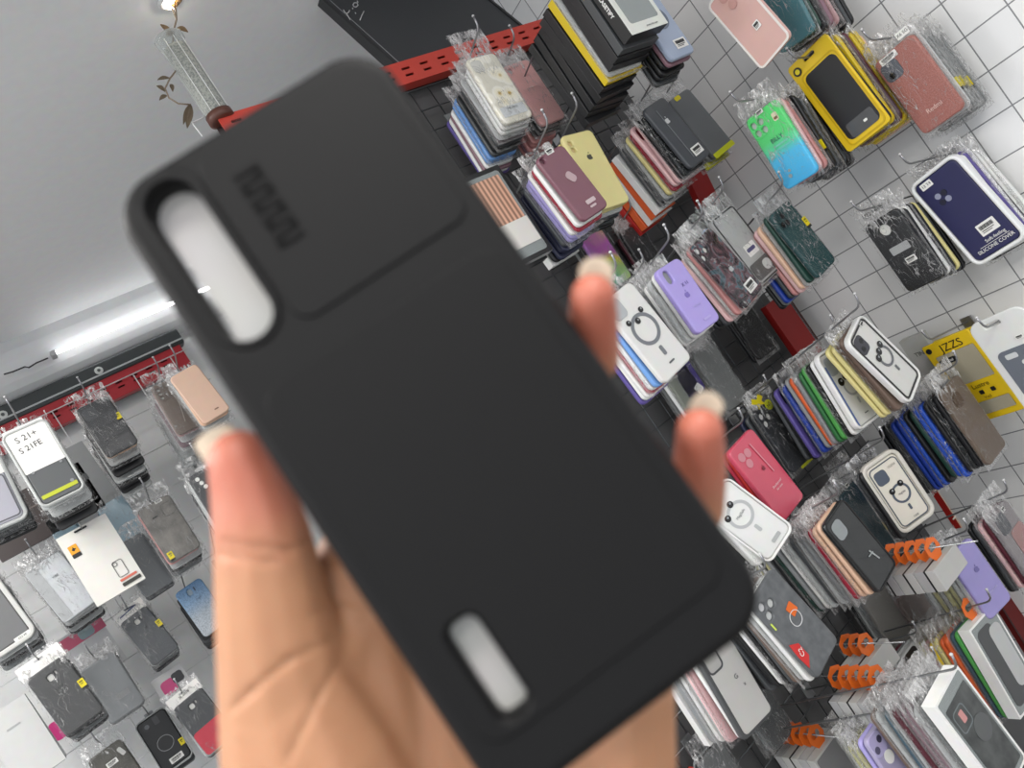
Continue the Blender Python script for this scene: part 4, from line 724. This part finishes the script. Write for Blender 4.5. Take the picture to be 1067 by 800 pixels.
for px, py in ((3, 432), (103, 386), (-95, 470)):
    q = on_y(px, py, YL - .002); s = add('screw_washer', plate([circ(0, 0, .0125)], .003, .001), pl('#c5c9c6', .35), beam, (q.x, -.004, q.z)); add('screw_head', plate([circ(0, 0, .005)], .003, .001), pl('#5d6161', .3, metal=.8), s, (0, -.003, 0))
def rail(name, x0, x1, y, z0, z1, col, label):
    W = x1 - x0; H = z1 - z0; loops = [[(0, 0), (W, 0), (W, H), (0, H)]]; x = .03
    while x < W - .05:
        for dz in (.012, -.004): loops.append(rr(.022, .0055, .0015, x, H * .5 + dz - .004, 2))
        x += .05
    r = add(name, plate(loops, .004), col, None, (x0, y, z0))
    add('rail_web', box(0, W, .004, .03, 0, .003), col, r); add('rail_lip', box(0, W, .004, .03, H - .003, H), col, r)
    add('rail_back', box(0, W, .028, .031, 0, H), pl('#3a1210', .6), r)
    return tag(r, label, 'rail')
RED = pl('#d2493c', .38)
rail('slotted_rail', X0, on_y(640, 6, YG).x, YG - .012, RZ - .052, RZ, RED, 'red slotted steel rail at the top of the near rack, under the dark board')
rail('slotted_rail', -1.5, .6, YL + .005, zb1 - .075, zb1, pl('#a31d28', .38), 'crimson slotted steel rail under the dark beam of the far rack')
rp = on_y(728, 800, YG - .012)
rail('slotted_rail', X0, rp.x, YG - .012, rp.z - .05, rp.z, RED, 'red slotted rail low on the near rack beside the palm')
def grid(x0, x1, y, z0, z1, sx, sz, r, m, label):
    paths = []; x = x0
    while x <= x1: paths.append([(x - x0, 0, z0), (x - x0, 0, z1)]); x += sx
    z = z1
    while z >= z0: paths.append([(0, -.003, z), (x1 - x0, -.003, z)]); z -= sz
    o = add('wire_grid_panel', tube(paths, r, 6), m, None, (x0, y, 0)); return tag(o, label, 'wire grid')
grid(X0 + .02, XB - .02, YG + .012, .3, RZ - .06, .05, .05, .0017, pl('#55585a', .3, metal=.6), 'dark wire grid panel that carries the near rack')
gz = zl(110, 402, YL - .02)
grid(-1.2, .62, YL - .012, 1.0, gz, .125, .125, .0019, pl('#d3d4d4', .3), 'white wire grid panel in front of the far wall')
# glass tube vase on the rail's left end
vb_, vt_ = on_y(229, 121, YG + .0), on_y(172, 41, YG + .0)
vz = RZ; vh = vt_.z - vb_.z
ve = empty('tube_vase', Matrix.Translation((vb_.x, YG + .0, vb_.z)), 'glass tube vase with pale grit and dry twigs, standing on the red rail end', 'vase')
add('glass_tube', lathe([(.021, 0), (.024, .003), (.0245, vh * .93), (.028, vh * .95), (.028, vh), (.0235, vh)], 28), clear('#dfe3e2', .16, .05), ve)
add('grit_filling', lathe([(.0215, .004), (.0225, .008), (.0225, vh * .86), (.018, vh * .87)], 28), tex('pale_grit', m_noise('#77797a', '#c9c7bb', 260, .6, 5, (.3, .6))), ve)
add('base_cup', lathe([(.02, -.012), (.026, -.01), (.026, .004), (.022, .005)], 24), pl('#5f3a30', .4), ve)
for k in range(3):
    add('glass_streak', tube([[(.0248 * math.cos(a), .0248 * math.sin(a), .004), (.0248 * math.cos(a), .0248 * math.sin(a), vh * .93)] for a in (-2.3 + k * .75,)], .0009, 6), pl('#eef0ef', .2), ve)  # thin pale lines drawn down the round glass
def vl(px, py, dy=0): return on_y(px, py, YG + dy) - Vector((vb_.x, YG, vb_.z))
TW = pl('#8d7d6c', .6); LEAF = pl('#a98f6d', .5)
def leaf(par, p, q, wd, m=LEAF):
    p, q = Vector(p), Vector(q); d = (q - p); L = d.length; d /= L; s = d.cross(Vector((0, 1, 0))).normalized()
    bm = bmesh.new(); A = []; B = []; Cc = []
    for i in range(7):
        t = i / 6; w_ = wd * math.sin(PI * min(.97, t * .9 + .06)); c = p + d * L * t + Vector((0, -.004 * math.sin(PI * t), 0))
        A.append(bm.verts.new(c - s * w_ + Vector((0, -.002, 0)))); Cc.append(bm.verts.new(c)); B.append(bm.verts.new(c + s * w_ + Vector((0, -.002, 0))))
    for i in range(6): bm.faces.new((A[i], A[i + 1], Cc[i + 1], Cc[i])); bm.faces.new((Cc[i], Cc[i + 1], B[i + 1], B[i]))
    bmesh.ops.solidify(bm, geom=bm.faces[:], thickness=.0007)
    for f in bm.faces: f.smooth = True
    me = bpy.data.meshes.new('leaf'); bm.to_mesh(me); bm.free(); add('leaf', me, m, par)
t1 = add('twig', tube([[vl(180, 48), vl(181, 32), vl(184, 20), vl(180, 10), vl(173, 2), vl(166, -6)], [vl(184, 20), vl(183, 8), vl(186, -4)]], .0018, 6), TW, ve)
for a, b, w_ in (((180, 38), (167, 26), .006), ((184, 30), (196, 34), .006), ((182, 10), (174, -6), .006), ((183, 8), (190, -8), .007), ((181, 36), (173, 38), .006)): leaf(t1, vl(*a), vl(*b), w_)
t2 = add('twig', tube([[vl(186, 70), vl(177, 82), vl(172, 92), vl(176, 102), vl(186, 108), vl(199, 109)]], .0015, 6), TW, ve)
for a, b, w_ in (((177, 82), (164, 84), .004), ((172, 96), (163, 90), .0045), ((174, 100), (166, 105), .004), ((178, 88), (180, 96), .004), ((199, 110), (195, 134), .0065), ((198, 109), (191, 130), .005)): leaf(t2, vl(*a), vl(*b), w_, pl('#8b7b66', .5))
add('wire_bracket', tube([[vl(215, 121), vl(200, 128), vl(211, 142)]], .0016, 6), pl('#e3e4e4', .3), ve)
# ceiling spot
sp = on_z(176, 2, ZT - .004)
so = empty('ceiling_spot', Matrix.Translation(sp), 'small glowing ceiling spot light above the glass tube vase', 'light')
add('trim_ring', lathe([(.012, -.003), (.02, -.004), (.022, .0), (.022, .004)], 24), pl('#d8d8d6', .4), so)
add('bulb', lathe([(.001, -.012), (.008, -.011), (.013, -.004), (.013, .0)], 20), pl('#fff3da', .4, emit=60), so)
# leaning dark board
ph = math.radians(19)
Rb = Matrix.Rotation(-ph, 4, 'X')
bl, brr = on_y(421, 78, YG - .0), on_y(548, 30, YG - .0)
Mb = Matrix.Translation((bl.x, YG + .004, RZ + .001)) @ Rb
bo = empty('sign_board', Mb, 'dark grey writing board leaning back on the red rail, with pale handwritten marks', 'board')
bw = brr.x - bl.x
add('panel', box(0, bw, .0, .02, 0, .375, .002), pl('#3b3d40', .35), bo)
for x in (0, bw): add('frame_edge', box(x - .004, x + .004, -.003, .023, 0, .377, .001), pl('#2a2b2d', .3), bo)
add('pale_line', box(.012, .0135, -.0006, .001, 0, .375), pl('#9da0a2', .4), bo)
Mi = Mb.inverted()
def onboard(zx, zy):
    px, py = 300 + zx / 4.104, zy / 4.104
    a = Mi @ EYE; d = (Mi.to_3x3() @ ray(px, py)); t = -(a.y + .0012) / d.y; return a + d * t
strk = [[(238, 42), (243, 52), (251, 58), (260, 52), (264, 44)], [(251, 58), (258, 70), (266, 84)], [(276, 34), (278, 38)], [(288, 54), (290, 58)], [(278, 20), (284, 12), (296, 12), (300, 22), (292, 30), (282, 28), (278, 20)], [(300, 10), (296, 4)], [(325, 48), (316, 66), (308, 86)]]
add('chalk_marks', tube([[onboard(*p) for p in s] for s in strk], .0011, 6), pl('#d9dadb', .6), bo)
# ================================================================ the held case
CX = Vector((.81875217, -.56401642, .10737951)); CB = Vector((-.57364415, -.81142741, .11188363)); CX.normalize(); CB = (CB - CX * CB.dot(CX)).normalized(); CN = CX.cross(CB)
ML = Matrix((CX, -CN, CB)).transposed()
Mc = Matrix.Translation(EYE + CAM @ Vector((-.02067, .00104, .18121))) @ (CAM @ ML).to_4x4()
hc = empty('held_phone_case', Mc, 'matte black phone case held by the hand, with oblong camera opening and slot', 'phone case')
def m_blackcase(nt, s, b):
    b.inputs['Roughness'].default_value = .5; b.inputs['Specular IOR Level'].default_value = .2
    n = N(nt, 'ShaderNodeTexNoise'); n.inputs['Scale'].default_value = 2600
    bp = N(nt, 'ShaderNodeBump'); bp.inputs['Strength'].default_value = .12; bp.inputs['Distance'].default_value = .0004
    nt.links.new(s, n.inputs['Vector']); nt.links.new(n.outputs['Fac'], bp.inputs['Height']); nt.links.new(bp.outputs[0], b.inputs['Normal'])
    r = N(nt, 'ShaderNodeRGB'); r.outputs[0].default_value = rgb('#0f0f10'); return r.outputs[0]
def m_blacktex(nt, s, b):
    b.inputs['Roughness'].default_value = .55
    w_ = N(nt, 'ShaderNodeTexWave', bands_direction='DIAGONAL'); w_.inputs['Scale'].default_value = 160
    bp = N(nt, 'ShaderNodeBump'); bp.inputs['Strength'].default_value = .05; bp.inputs['Distance'].default_value = .0003; b.inputs['Specular IOR Level'].default_value = .2
    nt.links.new(s, w_.inputs['Vector']); nt.links.new(w_.outputs['Fac'], bp.inputs['Height']); nt.links.new(bp.outputs[0], b.inputs['Normal'])
    r = N(nt, 'ShaderNodeRGB'); r.outputs[0].default_value = rgb('#0e0e0f'); return r.outputs[0]
BC = tex('matte_black_shell', m_blackcase); BT = tex('fine_ribbed_black', m_blacktex)
ch = rr(.0128, .0455, .0064, -.0250, .0556, 10); sl = rr(.0074, .0236, .0026, -.0236, -.0604, 6)
add('case_shell', plate([rr(.0775, .1725, .0125, 0, -.0027, 12), ch, sl], .0108, .0034, 5), BC, hc)
add('camera_rim', plate([rr(.0172, .0498, .0086, -.0250, .0556, 10), rr(.0134, .046, .0067, -.0250, .0556, 10)], .0012, .0005, 3), BC, hc, (0, -.0006, 0))
add('slide_cover', plate([rr(.0496, .0498, .005, .0094, .054, 8)], .0012, .0005, 3), BC, hc, (0, -.0006, 0))
add('lower_panel', plate([rr(.067, .096, .006, .0, -.0275, 8), rr(.0095, .026, .0036, -.0236, -.0604, 6)], .0012, .0005, 3), BT, hc, (0, -.0006, 0))
lm = boxes([(-.0035, .0035, -.0002, .001, z, z + .0012) for z in [-.011 + .0026 * i for i in range(9)]] + [(-.0035 + .005 * (i % 2), -.0015 + .005 * (i % 2), -.0002, .001, -.0105 + .0026 * i, -.009 + .0026 * i) for i in range(8)])
add('embossed_mark', lm, pl('#0a0a0b', .6, spec=.12), hc, (-.0058, -.0007, .0585))
add('paper_insert', plate([[(-.0355, -.079), (.0345, -.079), (.0345, .079), (-.0312, .079), (-.0302, .042), (-.0355, .02)]], .0006), pl('#d2d0cd', .6), hc, (0, .0075, 0))

# ================================================================ the hand
HO = camp(480, 700, .21)
def hp(px, py, d): return camp(px, py, d) - HO
chains = {
 'thumb': [(250, 480, .192, .0081), (262, 512, .193, .0101), (274, 560, .1935, .0123), (286, 640, .195, .0147), (302, 720, .198, .0180), (334, 800, .202, .0252), (370, 900, .207, .031), (440, 1010, .213, .031)],
 'index': [(440, 960, .216, .022), (400, 740, .214, .0185), (374, 598, .2135, .0140), (392, 540, .2155, .0115), (480, 455, .219, .0098), (575, 415, .2145, .0092), (616, 372, .205, .0080), (618, 338, .197, .0070), (618, 309, .1905, .0061)],
 'middle': [(480, 980, .217, .022), (470, 760, .217, .0185), (450, 615, .2165, .0135), (590, 548, .2235, .0105), (690, 558, .2155, .0094), (724, 528, .2055, .0083), (729, 488, .1975, .0073), (729, 449, .190, .0062)],
 'ring': [(520, 980, .218, .022), (540, 780, .217, .0185), (525, 645, .217, .0130), (628, 622, .228, .0098), (680, 596, .2225, .0088), (650, 575, .212, .0076)],
 'pinky': [(560, 990, .218, .022), (600, 800, .216, .0185), (596, 690, .216, .0120), (655, 660, .2235, .0088), (676, 640, .216, .0078), (646, 632, .208, .0068)],
 'heel': [(640, 672, .2125, .0112), (649, 720, .2125, .0150), (646, 790, .2135, .0165), (630, 880, .215, .020), (580, 1000, .219, .025)],
 'wrist': [(520, 960, .218, .030), (520, 1120, .226, .027), (540, 1400, .245, .030)],
}
bm = bmesh.new()
for ch_ in chains.values():
    for (a, b) in zip(ch_, ch_[1:]):
        pa, pb = hp(*a[:3]), hp(*b[:3]); n = max(2, int((pb - pa).length / (min(a[3], b[3]) * .22)))
        for i in range(n + 1):
            t = i / n
            bmesh.ops.create_icosphere(bm, subdivisions=2, radius=a[3] + (b[3] - a[3]) * t, matrix=Matrix.Translation(pa + (pb - pa) * t))
# web between thumb and index
pa, pb = hp(320, 700, .2), hp(385, 640, .212)
for i in range(9):
    t = i / 8; bmesh.ops.create_icosphere(bm, subdivisions=2, radius=.0125, matrix=Matrix.Translation(pa.lerp(pb, t) + Vector((0, .003 * math.sin(PI * t), 0))))
me = bpy.data.meshes.new('hand_raw'); bm.to_mesh(me); bm.free()
tmp = bpy.data.objects.new('hand_tmp', me); COL.objects.link(tmp)
md = tmp.modifiers.new('r', 'REMESH'); md.mode = 'VOXEL'; md.voxel_size = .0012
ms = tmp.modifiers.new('s', 'SMOOTH'); ms.factor = .5; ms.iterations = 9
bpy.context.view_layer.update()
hm = bpy.data.meshes.new_from_object(tmp.evaluated_get(bpy.context.evaluated_depsgraph_get()))
bpy.data.objects.remove(tmp)
tips = [(hp(250, 480, .192), .03), (hp(618, 309, .1905), .028), (hp(729, 449, .190), .03), (hp(286, 640, .195), .012)]
creases = [[(232, 566), (300, 574), (322, 566)], [(230, 578), (290, 586)], [(345, 668), (300, 688), (262, 720), (240, 740)], [(352, 692), (330, 730), (300, 790)], [(324, 640), (352, 632), (384, 640)], [(640, 740), (700, 722)]]
at = hm.attributes.new('redness', 'FLOAT', 'POINT')
for i, v_ in enumerate(hm.vertices):
    red = .12
    for k, (p, R_) in enumerate(tips):
        d = (v_.co - p).length; red = max(red, (.85 if k < 3 else .25) * math.exp(-(d / R_) ** 2 * 1.4))
    at.data[i].value = red
    q = v_.co + HO
    px, py = q.x / q.z * F + 533.5, q.y / q.z * F + 400
    if v_.normal.z < .3:
        for cr in creases:
            for a, b in zip(cr, cr[1:]):
                ax, ay = b[0] - a[0], b[1] - a[1]; l2 = ax * ax + ay * ay; t = max(0, min(1, ((px - a[0]) * ax + (py - a[1]) * ay) / l2))
                d = math.hypot(px - a[0] - ax * t, py - a[1] - ay * t)
                if d < 9: v_.co.z += .0011 * math.exp(-(d / 3.2) ** 2)
hm.polygons.foreach_set('use_smooth', [True] * len(hm.polygons))
hand = add('person', hm, tex('light_skin', m_skin)); hand.matrix_world = Matrix.Translation(EYE + CAM @ HO) @ CAM.to_4x4()
tag(hand, "person's bare left hand and wrist gripping the matte black case by its long edges", 'person')
def nailmat():
    if 'nail' in MATS: return MATS['nail']
    m, nt, out = newmat('fingernail_keratin')
    a = N(nt, 'ShaderNodeBsdfPrincipled'); a.inputs['Base Color'].default_value = rgb('#f4ebdd'); a.inputs['Roughness'].default_value = .35
    t = N(nt, 'ShaderNodeBsdfTranslucent'); t.inputs[0].default_value = rgb('#fbf3e4'); x = N(nt, 'ShaderNodeMixShader'); x.inputs[0].default_value = .5
    nz = N(nt, 'ShaderNodeTexNoise'); nz.inputs['Scale'].default_value = 300; bp = N(nt, 'ShaderNodeBump'); bp.inputs['Strength'].default_value = .05
    nt.links.new(nz.outputs['Fac'], bp.inputs['Height']); nt.links.new(bp.outputs[0], a.inputs['Normal'])
    nt.links.new(a.outputs[0], x.inputs[1]); nt.links.new(t.outputs[0], x.inputs[2]); nt.links.new(x.outputs[0], out.inputs[0])
    MATS['nail'] = m; return m
def nail(tip, dirv, back, r, L, out):
    dirv = Vector(dirv).normalized(); back = Vector(back); back = (back - dirv * back.dot(dirv)).normalized(); s = dirv.cross(back)
    bm = bmesh.new(); g = []
    for j in range(9):
        v = j / 8; row = []
        for i in range(9):
            u = i / 8 * 2 - 1; a = u * 1.05; rr_ = r * (1 - .05 * v)
            ln = L * v - (u * u) * .0022 * v
            row.append(bm.verts.new(tip + dirv * (out - L + ln) + s * math.sin(a) * rr_ + back * (math.cos(a) * rr_ - .0012 * v * v)))
        g.append(row)
    for j in range(8):
        for i in range(8): bm.faces.new((g[j][i], g[j][i + 1], g[j + 1][i + 1], g[j + 1][i]))
    bmesh.ops.solidify(bm, geom=bm.faces[:], thickness=.0006)
    for f in bm.faces: f.smooth = True
    me = bpy.data.meshes.new('nail'); bm.to_mesh(me); bm.free()
    return add('fingernail', me, nailmat(), hand)
nail(hp(248, 480, .192), (-.62, -.78, -.05), (-.55, .35, .75), .0066, .012, .0112)
nail(hp(619, 309, .1905), (.03, -.88, -.45), (.1, -.5, .85), .0050, .011, .0092)
nail(hp(732, 449, .190), (.09, -.88, -.45), (.1, -.5, .85), .0048, .011, .0095)

# ================================================================ light
wd = bpy.data.worlds.new('shop_air'); C.world = wd; wd.use_nodes = True
bgn = wd.node_tree.nodes['Background']; bgn.inputs[0].default_value = (.93, .96, 1, 1); bgn.inputs[1].default_value = 1.05
def lamp(name, x, y, sx, sy, power, col=(1, .97, .93), label=''):  # area light at ceiling height, out of view, no fitting modelled
    l = bpy.data.lights.new(name, 'AREA'); l.shape = 'RECTANGLE'; l.size = sx; l.size_y = sy; l.energy = power; l.color = col
    o = bpy.data.objects.new(name, l); COL.objects.link(o); o.location = (x, y, ZT - .03); return o
lamp('unseen_ceiling_light', .35, -.55, 1.2, .3, 18)
lamp('unseen_ceiling_light', -.75, .55, .3, 1.0, 13)
lamp('unseen_ceiling_light', .7, -1.3, .3, .9, 5)
lamp('unseen_ceiling_light', -.9, -1.2, 1.2, .3, 12)
lamp('unseen_ceiling_light', -.55, 1.45, .9, .35, 14)  # unseen, added to brighten the far rack
lamp('unseen_ceiling_light', -1.5, .1, .35, 1.2, 22)  # unseen, added to light the tiled wall more evenly
C.view_settings.exposure = 0.25
# the rest of the stock, too small in view to be told apart
if REST:
    bm = bmesh.new(); ml = []
    for me, Mk, mt in REST:
        if mt not in ml: ml.append(mt)
        n0 = len(bm.verts); f0 = len(bm.faces); bm.from_mesh(me); bm.verts.ensure_lookup_table(); bm.faces.ensure_lookup_table()
        bmesh.ops.transform(bm, matrix=Mk, verts=bm.verts[n0:])
        for f in bm.faces[f0:]: f.material_index = ml.index(mt)
    me = bpy.data.meshes.new('rest'); bm.to_mesh(me); bm.free()
    for mt in ml: me.materials.append(mt)
    o = bpy.data.objects.new('phone_case_stock', me); COL.objects.link(o)
    tag(o, 'thin slivers of further phone cases hanging deep inside the stacks on the racks', 'phone case stock', None, 'stuff')
